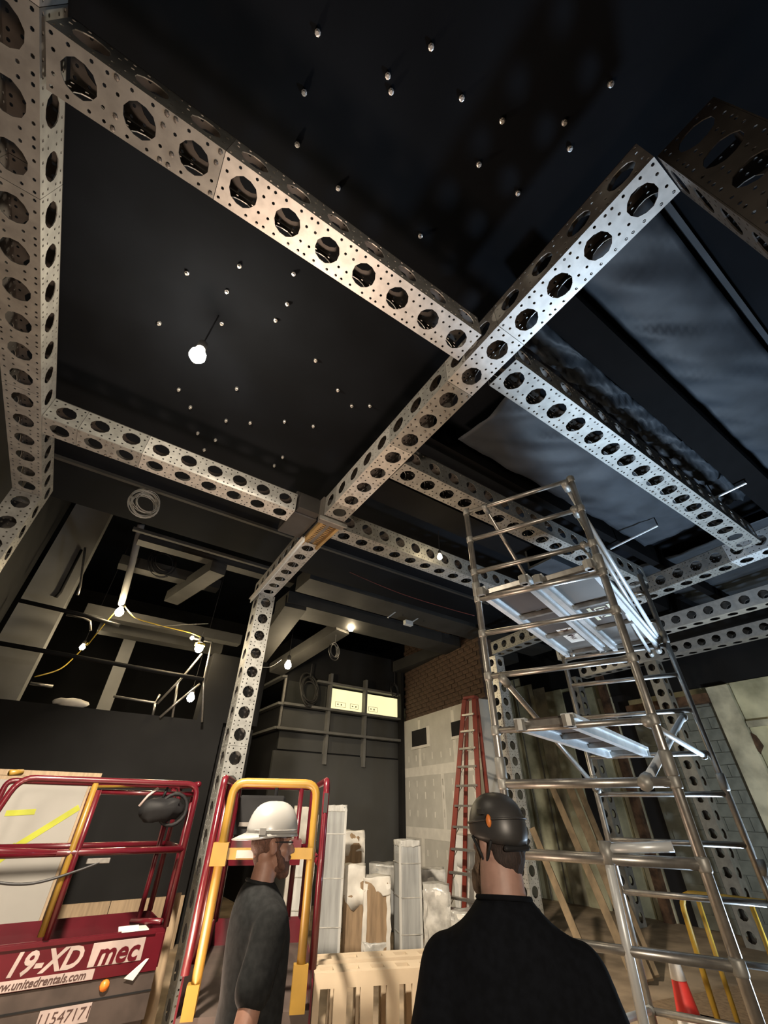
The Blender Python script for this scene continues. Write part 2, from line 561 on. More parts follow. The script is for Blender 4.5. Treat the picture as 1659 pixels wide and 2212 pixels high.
for v in mb.v:
    v += noise.noise_vector(v * 9) * 0.06
o = mb.build('plaster_scar', 'rust', rw, True)
o.location = atx(1618, 1607, XW - 0.06)
for yy, z0, z1 in ((7.85, 0, 4.5), (8.3, 0, 4.8), (9.0, 0, 5.2), (6.3, 0, 4.3)):
    struct('conduit', MB().tube([(XW - 0.12, yy, z0), (XW - 0.12, yy + 0.05, z1)], 0.018, 6), 'alu', rw)
for yy in (10.45, 5.62):
    struct('timber_post', MB().box(XW - 0.2, XW - 0.06, yy, yy + 0.16, 0, 4.4), 'rust', rw)

# ------------------------------------------------------------------ perforated steel frame
PITCH_C, PW, PT = 0.255, 0.25, 0.005
PLATES = {}


def cell(detail):
    if ('c', detail) in PLATES:
        return PLATES[('c', detail)]
    a, b = PITCH_C / 2, PW / 2
    loops = [[(-a, -b), (a, -b), (a, b), (-a, b)]]
    holes = []
    n = 12 if detail else 10
    holes.append(([(0.074 * math.cos(2 * PI * (k + .5) / n) * (1 + 0.03 * (k % 2)), 0.074 * math.sin(2 * PI * (k + .5) / n) * (1 + 0.03 * (k % 2))) for k in range(n)], (0, 0), 0.078))
    if detail:
        for (x, y) in ((.045, .1), (.1, .045), (.108, .1)):
            for sx in (-1, 1):
                for sy in (-1, 1):
                    holes.append(([(sx * x + 0.009 * math.cos(PI / 3 * k), sy * y + 0.009 * math.sin(PI / 3 * k)) for k in range(6)], (sx * x, sy * y), 0.0091))
    pts, edges = [], []
    for lp in loops + [h[0] for h in holes]:
        o = len(pts)
        pts += lp
        edges += [(o + i, o + (i + 1) % len(lp)) for i in range(len(lp))]
    vo, eo, fo, _, _, _ = geometry.delaunay_2d_cdt([Vector(p) for p in pts], edges, [], 0, 1e-6)
    tris = []
    for f in fo:
        c = sum((vo[i] for i in f), Vector((0, 0))) / len(f)
        if all((c - Vector(h[1])).length > h[2] * 0.93 for h in holes):
            tris.append(list(f))
    rims = []
    o = 4
    for h in holes:
        L = len(h[0])
        rims.append([o + i for i in range(L)])
        o += L
    PLATES[('c', detail)] = ([tuple(v) for v in vo], tris, rims)
    return PLATES[('c', detail)]


def plate(n, detail, m):
    key = (n, detail, m)
    if key in PLATES:
        return PLATES[key]
    vo, tris, rims = cell(detail)
    mb = MB()
    N = len(vo)
    for i in range(n):
        ox = (i + .5) * PITCH_C
        vs = [(x + ox, y, 0) for x, y in vo] + [(x + ox, y, -PT) for x, y in vo]
        fs = [t for t in tris] + [[j + N for j in t][::-1] for t in tris]
        for rm in rims:
            L = len(rm)
            fs += [[rm[k], rm[(k + 1) % L], rm[(k + 1) % L] + N, rm[k] + N] for k in range(L)]
        mb.add(vs, fs)
    b = PW / 2
    L = n * PITCH_C
    mb.add([(0, -b, 0), (L, -b, 0), (L, -b, -PT), (0, -b, -PT), (0, b, 0), (L, b, 0), (L, b, -PT), (0, b, -PT)],
           [(0, 1, 2, 3), (4, 7, 6, 5), (0, 3, 7, 4), (1, 5, 6, 2)])
    me = mb.mesh('plate')
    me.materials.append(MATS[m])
    me.materials.append(MATS['steel_shaded'])
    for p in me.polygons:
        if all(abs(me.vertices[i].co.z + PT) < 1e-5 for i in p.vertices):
            p.material_index = 1  # inner faces get the steel with shade in its colour
    bmn = bmesh.new()
    bmn.from_mesh(me)
    bmesh.ops.recalc_face_normals(bmn, faces=bmn.faces)
    bmn.to_mesh(me)
    bmn.free()
    PLATES[key] = me
    return me


BOLT = MB().lathe([(0.011, 0), (0.011, 0.008), (0.004, 0.011)], 6).mesh('bolt')
BOLT.materials.append(MATS['bolt'])


def girder(name, label, cat, p0, p1, up=(0, 0, 1), detail=True, width=0.25, secs=None, group=None, mats=None, bolts=()):
    """Square box girder from p0 to p1 (axis). secs: cells per section; mats: material of each section on the underside."""
    p0, p1 = Vector(p0), Vector(p1)
    x = (p1 - p0).normalized()
    u = Vector(up)
    y = u.cross(x).normalized()
    z = x.cross(y)
    root = thing(name, label, cat, group=group)
    root.matrix_world = Matrix.Translation(p0) @ Matrix((x, y, z)).transposed().to_4x4()
    L = (p1 - p0).length
    n = max(1, round(L / PITCH_C))
    sx = L / (n * PITCH_C)
    secs = secs or [n]
    secs = secs[:-1] + [n - sum(secs[:-1])]
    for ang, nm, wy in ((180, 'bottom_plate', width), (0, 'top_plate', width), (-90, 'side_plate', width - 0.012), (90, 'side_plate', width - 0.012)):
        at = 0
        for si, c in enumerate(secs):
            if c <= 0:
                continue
            m = 'steel_shaded' if ang == 0 else (mats[si] if mats else 'steel')
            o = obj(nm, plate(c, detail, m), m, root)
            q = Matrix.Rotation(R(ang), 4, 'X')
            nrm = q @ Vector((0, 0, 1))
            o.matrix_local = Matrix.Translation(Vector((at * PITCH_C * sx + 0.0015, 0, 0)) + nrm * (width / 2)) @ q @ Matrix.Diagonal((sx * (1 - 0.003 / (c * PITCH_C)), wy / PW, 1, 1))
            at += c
    k = 0
    for (c0, c1, ang) in bolts:
        q = Matrix.Rotation(R(ang), 4, 'X')
        nrm = q @ Vector((0, 0, 1))
        for c in range(c0, c1):
            for (bx, by) in ((.5 - .42, .1), (.5 + .42, -.1), (.5 - .42, -.1), (.5 + .42, .1), (.5 + .39, .045), (.5 - .39, -.045)):
                o = obj('bolt', BOLT, 'bolt', root)
                o.matrix_local = Matrix.Translation(Vector(((c + bx) * PITCH_C * sx, 0, 0)) + nrm * (width / 2)) @ q @ Matrix.Translation((0, by, 0))
    return root


zc = H + 0.125
GB = 'perforated_girder'
# A: from the left girder to the crossing
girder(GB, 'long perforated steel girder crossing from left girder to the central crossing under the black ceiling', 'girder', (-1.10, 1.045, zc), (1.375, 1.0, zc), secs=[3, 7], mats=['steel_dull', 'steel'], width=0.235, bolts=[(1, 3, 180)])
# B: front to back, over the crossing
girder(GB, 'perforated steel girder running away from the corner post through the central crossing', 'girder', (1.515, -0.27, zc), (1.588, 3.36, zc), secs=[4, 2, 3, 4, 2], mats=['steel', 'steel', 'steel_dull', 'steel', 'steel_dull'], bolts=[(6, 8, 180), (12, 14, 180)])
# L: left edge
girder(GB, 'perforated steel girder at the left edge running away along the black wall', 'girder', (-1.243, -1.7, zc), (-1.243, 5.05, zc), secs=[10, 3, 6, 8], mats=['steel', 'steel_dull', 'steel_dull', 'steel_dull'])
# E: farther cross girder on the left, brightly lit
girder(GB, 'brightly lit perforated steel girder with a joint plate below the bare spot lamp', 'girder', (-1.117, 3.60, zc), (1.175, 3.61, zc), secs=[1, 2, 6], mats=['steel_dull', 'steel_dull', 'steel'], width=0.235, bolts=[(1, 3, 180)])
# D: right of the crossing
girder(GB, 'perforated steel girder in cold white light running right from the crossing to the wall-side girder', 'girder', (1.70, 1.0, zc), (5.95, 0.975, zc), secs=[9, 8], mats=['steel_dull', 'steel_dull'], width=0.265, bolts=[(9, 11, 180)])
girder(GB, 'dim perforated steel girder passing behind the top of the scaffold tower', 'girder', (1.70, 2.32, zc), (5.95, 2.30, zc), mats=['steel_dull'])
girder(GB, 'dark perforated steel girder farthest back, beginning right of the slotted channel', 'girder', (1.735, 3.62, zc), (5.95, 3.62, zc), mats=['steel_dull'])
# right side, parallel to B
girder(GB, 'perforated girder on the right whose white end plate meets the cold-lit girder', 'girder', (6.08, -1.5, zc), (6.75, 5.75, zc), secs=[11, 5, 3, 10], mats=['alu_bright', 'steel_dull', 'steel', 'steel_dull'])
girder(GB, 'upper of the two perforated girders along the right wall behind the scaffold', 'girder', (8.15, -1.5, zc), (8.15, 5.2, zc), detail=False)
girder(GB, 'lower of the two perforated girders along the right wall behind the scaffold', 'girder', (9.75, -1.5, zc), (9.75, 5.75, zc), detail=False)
GC = 'perforated_column'
girder(GC, 'perforated steel corner post at the right edge nearest the camera', 'column', (1.525, -0.40, 0), (1.525, -0.40, H), up=(0, 1, 0), mats=['steel_shaded'])  # post's shade is painted by the darkened steel
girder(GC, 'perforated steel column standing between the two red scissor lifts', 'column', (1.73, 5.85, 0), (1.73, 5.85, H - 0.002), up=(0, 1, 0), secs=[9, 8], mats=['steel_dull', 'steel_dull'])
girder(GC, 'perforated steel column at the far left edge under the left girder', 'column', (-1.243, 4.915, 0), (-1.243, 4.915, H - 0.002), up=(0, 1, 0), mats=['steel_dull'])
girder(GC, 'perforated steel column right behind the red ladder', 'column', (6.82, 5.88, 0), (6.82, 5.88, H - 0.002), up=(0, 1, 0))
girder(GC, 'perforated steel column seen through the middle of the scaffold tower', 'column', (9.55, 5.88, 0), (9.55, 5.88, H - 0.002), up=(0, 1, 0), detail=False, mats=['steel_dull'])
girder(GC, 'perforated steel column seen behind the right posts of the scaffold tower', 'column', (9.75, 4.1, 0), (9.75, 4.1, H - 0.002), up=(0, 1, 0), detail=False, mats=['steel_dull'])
# arm on the middle column, with its raised flange
girder('perforated_girder', 'short perforated steel arm reaching from the slotted channel to the column between the lifts', 'girder', (1.625, 4.0, zc), (1.72, 5.98, zc), secs=[8])
fl = thing('flange_rail', 'thin pale angle flange along the left edge of the short arm', 'rail', (0, 0, 0))
MB().beamlike((1.485, 3.9, H - 0.03), (1.575, 6.0, H - 0.03), 0.012, 0.075).build('flange', 'alu_bright', fl)
MB().beamlike((1.475, 3.9, H - 0.012), (1.565, 6.0, H - 0.012), 0.05, 0.012).build('lip', 'steel', fl)
# slotted channel bridging girder B and the arm
sc = thing('slotted_channel', 'brass coloured slotted channel joining the long girder to the short arm', 'channel', (0, 0, 0))
MB().box(1.49, 1.72, 3.46, 4.02, H + 0.02, H + 0.05).build('web', 'bolt', sc)
for x in (1.49, 1.69):
    MB().box(x, x + 0.035, 3.46, 4.04, H - 0.03, H + 0.02).build('lip', 'brass', sc)
mb = MB()
for k in range(14):
    for x in (1.545, 1.635):
        mb.box(x, x + 0.045, 3.48 + k * 0.039, 3.498 + k * 0.039, H + 0.01, H + 0.022)
stuff(mb.build('slot_tooth', 'brass', sc))
ec = thing('end_bracket', 'dark steel bracket closing the far end of the long girder', 'bracket', (0, 0, 0))
MB().box(1.44, 1.74, 3.37, 3.46, H - 0.05, H + 0.25).build('end_plate', 'bolt', ec)
MB().box(1.42, 1.76, 3.36, 3.38, H - 0.06, H - 0.02).build('lip', 'steel_dull', ec)
cb = thing('connector_box', 'black steel box between the bright girder end and the slotted channel', 'bracket', (0, 0, 0))
bevel(MB().box(1.18, 1.47, 3.55, 4.02, H + 0.03, H + 0.34).build('box', 'steel_black', cb), 0.01)
MB().box(1.2, 1.45, 3.45, 3.55, H + 0.05, H + 0.24).build('tongue', 'steel_black', cb)

# ------------------------------------------------------------------ ceiling anchors
ank = MB().lathe([(0.016, 0.0), (0.016, -0.02), (0.009, -0.022), (0.009, -0.035)], 8).mesh('anchor_bolt')
ank.materials.append(MATS['anchor'])
AP = [(687, 70), (931, 101), (658, 199), (845, 197), (997, 211), (643, 311), (1084, 260), (1218, 264), (838, 163), (1318, 181), (1230, 320), (1034, 354), (1118, 416), (731, 405), (908, 508),
      (518, 573), (635, 590), (405, 588), (491, 628), (621, 655), (345, 697), (480, 697), (596, 690), (682, 777), (387, 840), (512, 838), (412, 878), (489, 907), (541, 912), (615, 909),
      (677, 919), (428, 934), (466, 949), (442, 970), (611, 986), (593, 1004), (760, 875), (799, 875), (730, 841), (1261, 709), (1335, 787), (1306, 871), (1412, 943), (1023, 808)]
ceil = bpy.data.objects['ceiling_1']
for px, py in AP:
    o = obj('anchor_bolt', ank, 'anchor', ceil)
    o.location = atz(px, py, ZC)

# ------------------------------------------------------------------ dark insulation sheets and ducts under the right ceiling
def sheet(name, label, x0, x1, y0, y1, z, amp, m='sheet', seed=0, fold=(1, 5), sag=0.05):
    nx, ny = 70, 16
    mb = MB()
    for i in range(nx + 1):
        for j in range(ny + 1):
            u, v = i / nx, j / ny
            p = Vector((x0 + (x1 - x0) * u, y0 + (y1 - y0) * v, z))
            q = Vector((p.x * fold[0] + v * 1.2, p.y * fold[1] * 0.3, seed))
            p.z += noise.noise(q * 2.2) * amp + noise.noise(q * 5.1) * amp * 0.4 - sag * math.sin(PI * v)
            mb.v.append(p)
    for i in range(nx):
        for j in range(ny):
            a = i * (ny + 1) + j
            mb.f.append([a, a + 1, a + ny + 2, a + ny + 1])
    o = mb.build(name, m, None, True)
    md = o.modifiers.new('thick', 'SOLIDIFY')
    md.thickness = 0.006
    tag(o, label, 'sheet')
    return o


sheet('plastic_sheet', 'smooth dark plastic sheet stretched under the ceiling beside the corner post', 1.85, 6.4, -0.2, 0.38, 4.82, 0.045, seed=1, fold=(1.6, 3))
sheet('plastic_sheet', 'crumpled dark plastic sheet bunched above the cold-lit girder', 1.8, 5.8, 0.70, 0.93, 4.80, 0.10, seed=4, fold=(4, 8))
sheet('plastic_sheet', 'wide wrinkled grey plastic sheet hanging below the cold-lit girder over the scaffold', 2.25, 5.85, 1.22, 2.0, 4.74, 0.05, seed=9, fold=(1.2, 3))
sheet('plastic_sheet', 'narrow dark plastic sheet between the corner sheet and the right girder', 6.6, 9.4, -0.4, 2.6, 4.84, 0.05, seed=12, fold=(2, 3))
struct('trim_19', MB().box(1.75, 9.5, 0.41, 0.66, 4.6, ZC), 'joist')
struct('trim_20', MB().box(1.75, 9.5, 2.06, 2.16, 4.62, ZC), 'joist')
struct('trim_21', MB().box(1.75, 9.5, 2.8, 3.2, 4.6, ZC), 'joist')
du = thing('air_duct', 'dark boxed air duct running right behind the scaffold platform', 'duct', (0, 0, 0))
bevel(MB().box(4.4, 6.0, 2.62, 2.95, 4.34, 4.62).build('casing', 'sheet', du), 0.01)
for x in (4.4, 5.2, 5.96):
    MB().box(x, x + 0.04, 2.60, 2.97, 4.32, 4.64).build('joint_flange', 'sheet', du)
for (pa, pb, lb) in (((1310, 1190), (1421, 1135), 'thin white pipe near the ceiling above the scaffold platform'), ((1545, 1075), (1612, 1043), 'thin white pipe near the ceiling right of the cold-lit girder')):
    a, b = atz(*pa, 4.55), atz(*pb, 4.55)
    t = thing('thin_pipe', lb, 'pipe', a)
    MB().tube([Vector((0, 0, 0)), b - a], 0.014, 8).build('pipe', 'alu_bright', t)
    MB().tube([b - a, b - a + Vector((0, 0, 0.4))], 0.006, 6).build('hanger_rod', 'cable_black', t)
    MB().tube([Vector((0, 0, 0)), Vector((0, 0, 0.4))], 0.006, 6).build('hanger_rod', 'cable_black', t)
for (px, py, bx, by, lb) in ((870, 1310, 838, 1334, 'thin hanging rod ending in a short pale bar, left of a similar one'), (915, 1328, 885, 1347, 'thin hanging rod holding a small white box')):
    p = aty(px, py, 6.6)
    q = aty(bx, by, 6.6)
    t = thing('hanging_rod', lb, 'rod', p)
    MB().tube([Vector((0, 0, 0)), Vector((0, 0, 4.96 - p.z))], 0.008, 6).build('rod', 'cable_black', t)
    MB().tube([Vector((0, 0, 0)), q - p], 0.014, 6).build('bar', 'alu_bright', t)
    if px > 900:
        bevel(MB().box(-0.14, 0.06, -0.05, 0.05, -0.05, 0.05, Matrix.Translation(q - p)).build('box', 'alu_bright', t), 0.008)

# ------------------------------------------------------------------ bare work lamps
def lamp(name, label, p, r=0.045, main=False, guard=None, up=0.25, group=None):
    t = thing(name, label, 'lamp', p, group=group)
    MB().lathe([(0.001, -r * 1.15), (r * 0.6, -r * 0.95), (r, -r * 0.3), (r * 0.95, r * 0.3), (r * 0.5, r * 1.1), (r * 0.35, r * 1.4)], 20).build('bulb', 'bulb_main' if main else 'bulb', t, True)
    s = MB().lathe([(r * 0.45, r * 1.3), (r * 0.6, r * 1.4), (r * 0.6, r * 2.6), (r * 0.3, r * 2.9)], 10).build('socket', 'black_plastic', t)
    MB().tube([(0, 0, r * 2.8), (0.01, 0, r * 2.8 + up)], 0.006, 6).build('pendant_cord', 'cable_black', t)
    if guard:
        MB().lathe([(r * 0.7, r * 1.25), (r * 1.25, r * 1.1), (r * 1.3, r * 0.55), (r * 1.2, r * 0.55), (r * 1.1, r * 1.0), (r * 0.6, r * 1.15)], 14, cap=False).build('guard_cap', guard, t)
    return t


pm = atd(427, 767, 2.25)
lamp('spot_lamp', 'bare glaring lamp hanging from the black ceiling above the bright girder', pm, 0.058, True, up=ZC - pm.z - 0.15)
sl = bpy.data.lights.new('spot_lamp_beam', 'SPOT')
sl.energy = 2100
sl.color = (1.0, 0.86, 0.68)
sl.spot_size = R(92)
sl.spot_blend = 0.55
sl.shadow_soft_size = 0.12
so_ = bpy.data.objects.new('spot_lamp_beam', sl)
COL.objects.link(so_)
so_.location = pm + Vector((0.04, 0.06, -0.09))
so_.rotation_euler = Vector((2.9, 4.2, -5.0)).to_track_quat('-Z', 'Y').to_euler()
lamp('work_lamp', 'small bare lamp under the dark girders left of the scaffold top', atd(950, 1203, 4.4), 0.032, up=0.3)
lamp('work_lamp', 'bare lamp high under the grey soffit beams above the dark grid wall', atd(758, 1358, 9.0), 0.06, up=2.36)
lamp('work_lamp', 'bare lamp just right of the middle column above the ledge grid', atd(622, 1437, 9.6), 0.075, up=2.9)
M1, M2, M3, M4 = atd(258, 1322, 8.5), atd(178, 1398, 10.5), atd(430, 1400, 8.45), atd(412, 1507, 10.0)
lamp('work_lamp', 'bare mezzanine lamp hanging at the bottom of the pale conduit', M1, 0.07, up=0.3)
lamp('work_lamp', 'small bare mezzanine lamp in front of the pale pier, on the yellow cord', M2, 0.05, up=2.9)
lamp('work_lamp', 'bare mezzanine lamp with a yellow guard cap near the rail corner', M3, 0.075, guard='cord_yellow', up=0.15)
lamp('work_lamp', 'lowest mezzanine lamp just above the black parapet', M4, 0.075, up=3.73)
tag(MB().ball(atd(415, 1378, 8.4), 0.035, 10, 6).build('work_lamp', 'bulb', None, True), 'tiny bright lamp beside the yellow-capped mezzanine lamp', 'lamp')


def cable(name, label, pts, r, m, k=6):
    pts = [Vector(p) for p in pts]
    out = []
    n = len(pts)
    for i in range(n - 1):
        p0, p1, p2, p3 = pts[max(i - 1, 0)], pts[i], pts[i + 1], pts[min(i + 2, n - 1)]
        for j in range(k):
            t = j / k
            out.append(0.5 * (2 * p1 + (p2 - p0) * t + (2 * p0 - 5 * p1 + 4 * p2 - p3) * t * t + (3 * p1 - p0 - 3 * p2 + p3) * t ** 3))
    out.append(pts[-1])
    return tag(MB().tube(out, r, 6).build(name, m, None, True), label, 'cable')


cable('power_cord', 'yellow power cord from the pale-conduit lamp down to the small pier lamp', [M1 + Vector((0, 0, .15)), atd(228, 1345, 8.8), atd(190, 1392, 9.6), M2 + Vector((0.06, 0, .1)), atd(165, 1415, 9.4), atd(130, 1445, 8.8), atd(75, 1462, 8.5)], 0.010, 'cord_yellow')
cable('power_cord', 'pale power cord drooping between the two upper mezzanine lamps', [M1 + Vector((0, 0, .17)), atd(290, 1333, 8.5), atd(335, 1348, 8.5), atd(375, 1358, 8.5), atd(408, 1366, 8.45), M3 + Vector((0, 0, .2))], 0.010, 'cord_yellow')
cable('power_cord', 'thin grey cord looping below the pale power cord', [M1 + Vector((0.05, 0, .12)), atd(300, 1340, 8.4), atd(340, 1352, 8.4), atd(400, 1349, 8.2), atd(450, 1347, 8.0)], 0.005, 'cable_grey')
cable('power_cord', 'thin dark red wire strung under the ceiling left of the coil', [atd(185, 1025, 5.5), atd(235, 1068, 5.6), atd(275, 1082, 5.7), atd(300, 1085, 5.8)], 0.005, 'cord_red')
cable('power_cord', 'thin dark red wire crossing behind the short arm', [atd(430, 1135, 6.3), atd(520, 1160, 6.3), atd(600, 1190, 6.3), atd(690, 1205, 6.3), atd(760, 1238, 6.3), atd(860, 1280, 6.3), atd(960, 1312, 6.3), atd(1025, 1330, 6.3)], 0.006, 'cord_red')
cable('power_cord', 'thin wire from the middle column to the lamp beside it', [(1.85, 5.9, 3.25), atd(585, 1440, 7.5), atd(608, 1425, 9.5)], 0.006, 'cable_grey')


def coil(name, label, c, r, n, m, tr=0.007, axis=(0.3, -1, 0.1), squash=1.15):
    rnd = random.Random(int(c.x * 1000) + n)
    t = thing(name, label, 'cable', c)
    ax = Vector(axis).normalized()
    a = ax.cross(Vector((0, 0, 1))).normalized()
    b = a.cross(ax)
    for k in range(n):
        rr = r * rnd.uniform(0.70, 1.10)
        off = Vector((rnd.uniform(-.16, .16), rnd.uniform(-.12, .12), rnd.uniform(-.30, .14))) * r
        tl = rnd.uniform(-.25, .25)
        pts = [off + a * rr * math.cos(q) + b * rr * squash * math.sin(q) + ax * rr * tl * math.sin(q + k) for q in [2 * PI * i / 22 for i in range(22)]]
        MB().tube(pts, tr, 5, True).build('loop', m, t, True)
    MB().tube([Vector((0, 0, r * 0.9)), Vector((0.01, 0, r * 0.9 + 0.35))], tr * 0.8, 5).build('hanging_end', 'cable_black', t)
    return t


coil('cable_coil', 'pale grey coil of cable hanging under the black ceiling left', atd(315, 1085, 5.05), 0.165, 13, 'cable_grey', 0.0045)
coil('cable_coil', 'thick grey coil of cable lying on the ledge left of the lit panes', atd(668, 1487, 11.32), 0.30, 5, 'beam_grey', 0.022, (0.35, -1, 0.1))
coil('cable_coil', 'dark coil of cable hanging below the high soffit lamp', atd(722, 1405, 9.2), 0.14, 6, 'cable_black', 0.012)
coil('cable_coil', 'black coil hanging among the joists over the mezzanine', atd(352, 1212, 8.0), 0.24, 6, 'cable_black', 0.010)
coil('cable_coil', 'dark coil hanging at the right end of the lit panes', atd(852, 1490, 12.4), 0.16, 4, 'cable_black', 0.010)

# ------------------------------------------------------------------ mezzanine rails and hanging pipes
def pipe_thing(name, label, cat, paths, m='alu', r=0.02, part='rail', group=None):
    base = Vector(paths[0][0])
    t = thing(name, label, cat, base, group=group)
    for p in paths:
        MB().tube([Vector(q) - base for q in p], r, 8).build(part, m, t, True)
    return t


pipe_thing('guard_rail', 'upper black pipe rail of the mezzanine in front of the pale pier', 'rail', [[atd(43, 1297, 8.6), atd(185, 1330, 8.5), atd(258, 1352, 8.5)]], 'black_plastic', 0.035)
pipe_thing('guard_rail', 'lower black pipe rail of the mezzanine running to the rail corner', 'rail', [[atd(-20, 1386, 8.6), atd(200, 1425, 8.45), atd(440, 1468, 8.4)]], 'black_plastic', 0.035)
pipe_thing('guard_rail', 'upright pipe frame at the right corner of the mezzanine with slanting braces', 'rail',
           [[atd(410, 1378, 8.5), atd(458, 1387, 8.5)], [atd(458, 1387, 8.5), atd(440, 1470, 8.5), atd(436, 1560, 8.5)], [atd(436, 1412, 8.6), atd(395, 1462, 8.6), atd(340, 1520, 8.6)],
            [atd(432, 1477, 8.6), atd(385, 1515, 8.6), atd(345, 1550, 8.6)], [atd(385, 1470, 8.7), atd(372, 1550, 8.7)]], 'alu', 0.02)
pipe_thing('guard_rail', 'low pipe rail just above the parapet of the mezzanine', 'rail', [[atd(245, 1504, 8.8), atd(335, 1518, 8.8), atd(345, 1500, 8.8)], [atd(335, 1518, 8.8), atd(330, 1545, 8.8)]], 'alu', 0.02)
pipe_thing('hanging_conduit', 'long pale conduit running down to a mezzanine lamp', 'pipe', [[atd(305, 1133, 6.9), atd(284, 1222, 7.7), atd(262, 1305, 8.5)]], 'pier_grey', 0.055, 'pipe')
pipe_thing('hanging_conduit', 'thin bent pipe dropping beside the pale pier', 'pipe', [[atd(184, 1183, 8.6), atd(173, 1268, 8.6), atd(168, 1285, 8.6)]], 'alu', 0.02, 'pipe')
pipe_thing('hanging_conduit', 'black slanting arm in front of the pale pier', 'pipe', [[aty(176, 1188, 9.07), aty(130, 1280, 9.07), aty(121, 1290, 9.07)]], 'black_plastic', 0.025, 'pipe')
pipe_thing('hanging_conduit', 'short bent pipe between the two mezzanine rails', 'pipe', [[atd(143, 1328, 8.8), atd(180, 1334, 8.8), atd(195, 1342, 8.8), atd(196, 1362, 8.8)]], 'alu', 0.02, 'pipe')
pipe_thing('hanging_conduit', 'short pale pipe stub at the foot of the pale pier', 'pipe', [[aty(65, 1476, 9.08), aty(114, 1483, 9.08)]], 'alu', 0.025, 'pipe')
o = thing('cloth_bundle', 'small crumpled white bundle lying on the black parapet', 'bundle', atd(152, 1521, 8.65))
mb = MB().ball((0, 0, 0.02), (0.24, 0.09, 0.07), 14, 8)
for v in mb.v:
    v += noise.noise_vector(v * 11) * 0.03
mb.build('cloth', 'wrap_white', o, True)

# ------------------------------------------------------------------ scaffold tower
FL, FR = Vector((2.23, 2.0, 0)), Vector((2.60, 1.195, 0))
RL, RR = Vector((4.05, 2.55, 0)), Vector((4.47, 1.69, 0))
tw = thing('scaffold_tower', 'tall aluminium scaffold tower of four posts and rungs right of the hall', 'scaffold', FL)
RZ = [0.52, 0.82, 1.14, 1.46, 1.776, 2.06, 2.39, 2.69, 2.96, 3.19, 3.50, 3.79]


def up_(p, z):
    return Vector((p.x, p.y, z)) - FL


for p, m, top in ((FL, 'alu', 3.80), (FR, 'alu', 3.80), (RL, 'alu', 3.0), (RR, 'alu', 3.72)):
    MB().tube([up_(p, 0.22), up_(p, top)], 0.0245, 10).build('post', m, tw, True)
    c = MB().lathe([(0.03, 0.17), (0.04, 0.18), (0.04, 0.24), (0.03, 0.25)], 10, Matrix.Translation(up_(p, 0))).build('caster_fork', 'steel_dull', tw)
    MB().lathe([(0.02, -0.03), (0.1, -0.03), (0.1, 0.03), (0.02, 0.03)], 14, Matrix.Translation(up_(p, 0.101)) @ Matrix.Rotation(PI / 2, 4, 'X')).build('wheel', 'rubber', c)
    for z in (1.776, 2.96):
        MB().lathe([(0.026, z + .02), (0.032, z + .03), (0.032, z + .13), (0.026, z + .14)], 10, Matrix.Translation(up_(p, 0))).build('sleeve_joint', 'steel_dull', tw, True)
for z in RZ:
    thick = 0.024 if z in (0.82, 1.46, 1.776, 2.96) else 0.019
    MB().tube([up_(FL, z), up_(FR, z)], thick, 10).build('rung', 'alu', tw, True)
    if z < 2.99:
        MB().tube([up_(RL, z), up_(RR, z)], 0.02, 10).build('rung', 'alu', tw, True)
MB().tube([up_(RR, 3.52), up_(RR, 3.52) + (RL - RR) * 0.14], 0.02, 8).build('rung', 'alu', tw, True)
MB().tube([up_(RR, 3.21), up_(RR, 3.21) + (RL - RR) * 0.16], 0.02, 8).build('rung', 'alu', tw, True)
for z in RZ:
    for p in (FL, FR):
        MB().lathe([(0.0265, z - .028), (0.030, z - .02), (0.030, z + .02), (0.0265, z + .028)], 10, Matrix.Translation(up_(p, 0))).build('collar', 'steel_dull', tw, True)
dd = (RR - FR).normalized() * 0.05


def brace(a, b, m='alu_bright', r=0.019, hooks=True):
    o = MB().tube([a, b], r, 8).build('brace', m, tw, True)
    d = (b - a).normalized()
    if hooks:
        MB().tube([a - d * 0.03, a + d * 0.06], r * 1.5, 8).build('hook', 'steel_dull', o, True)
        MB().tube([b - d * 0.06, b + d * 0.03], r * 1.5, 8).build('hook', 'steel_dull', o, True)


W = (FL - FR).normalized()
brace(up_(FR, 3.76) + W * .05, up_(RR, 3.02) + W * .05)
brace(up_(FR, 3.50) + W * .04, up_(RR, 2.93) + W * .09)
brace(up_(FR, 3.19) + W * .06, up_(RR, 2.90) + W * .16, 'alu_bright', 0.014)
brace(up_(FL, 3.78) - W * .17, up_(RL, 2.98) - W * .1, 'alu', 0.017)
brace(up_(FL, 2.36) - W * .1, up_(RL, 1.80) - W * .02, 'alu')
brace(up_(FR, 2.05) + W * .03, up_(RR, 2.04) + W * .06)
brace(up_(FR, 1.776) + W * .13, up_(RR, 2.34) + W * .1, 'alu_bright', 0.024)
brace(up_(FR, 1.50) + W * .40, up_(FR, 0.84) + W * .42, 'alu_bright', 0.022)
brace(up_(FL, 0.86) - W * .2, up_(RL, 0.52), 'alu_bright', 0.02)
brace(up_(RR, 1.35) - W * .03, up_(RR, 0.62) - W * .10 - dd * 3, 'alu_bright', 0.022)
MB().tube([up_(FR, 1.50) + W * 0.40, up_(FR, 1.52) + W * 0.1], 0.022, 8).build('brace', 'alu_bright', tw, True)


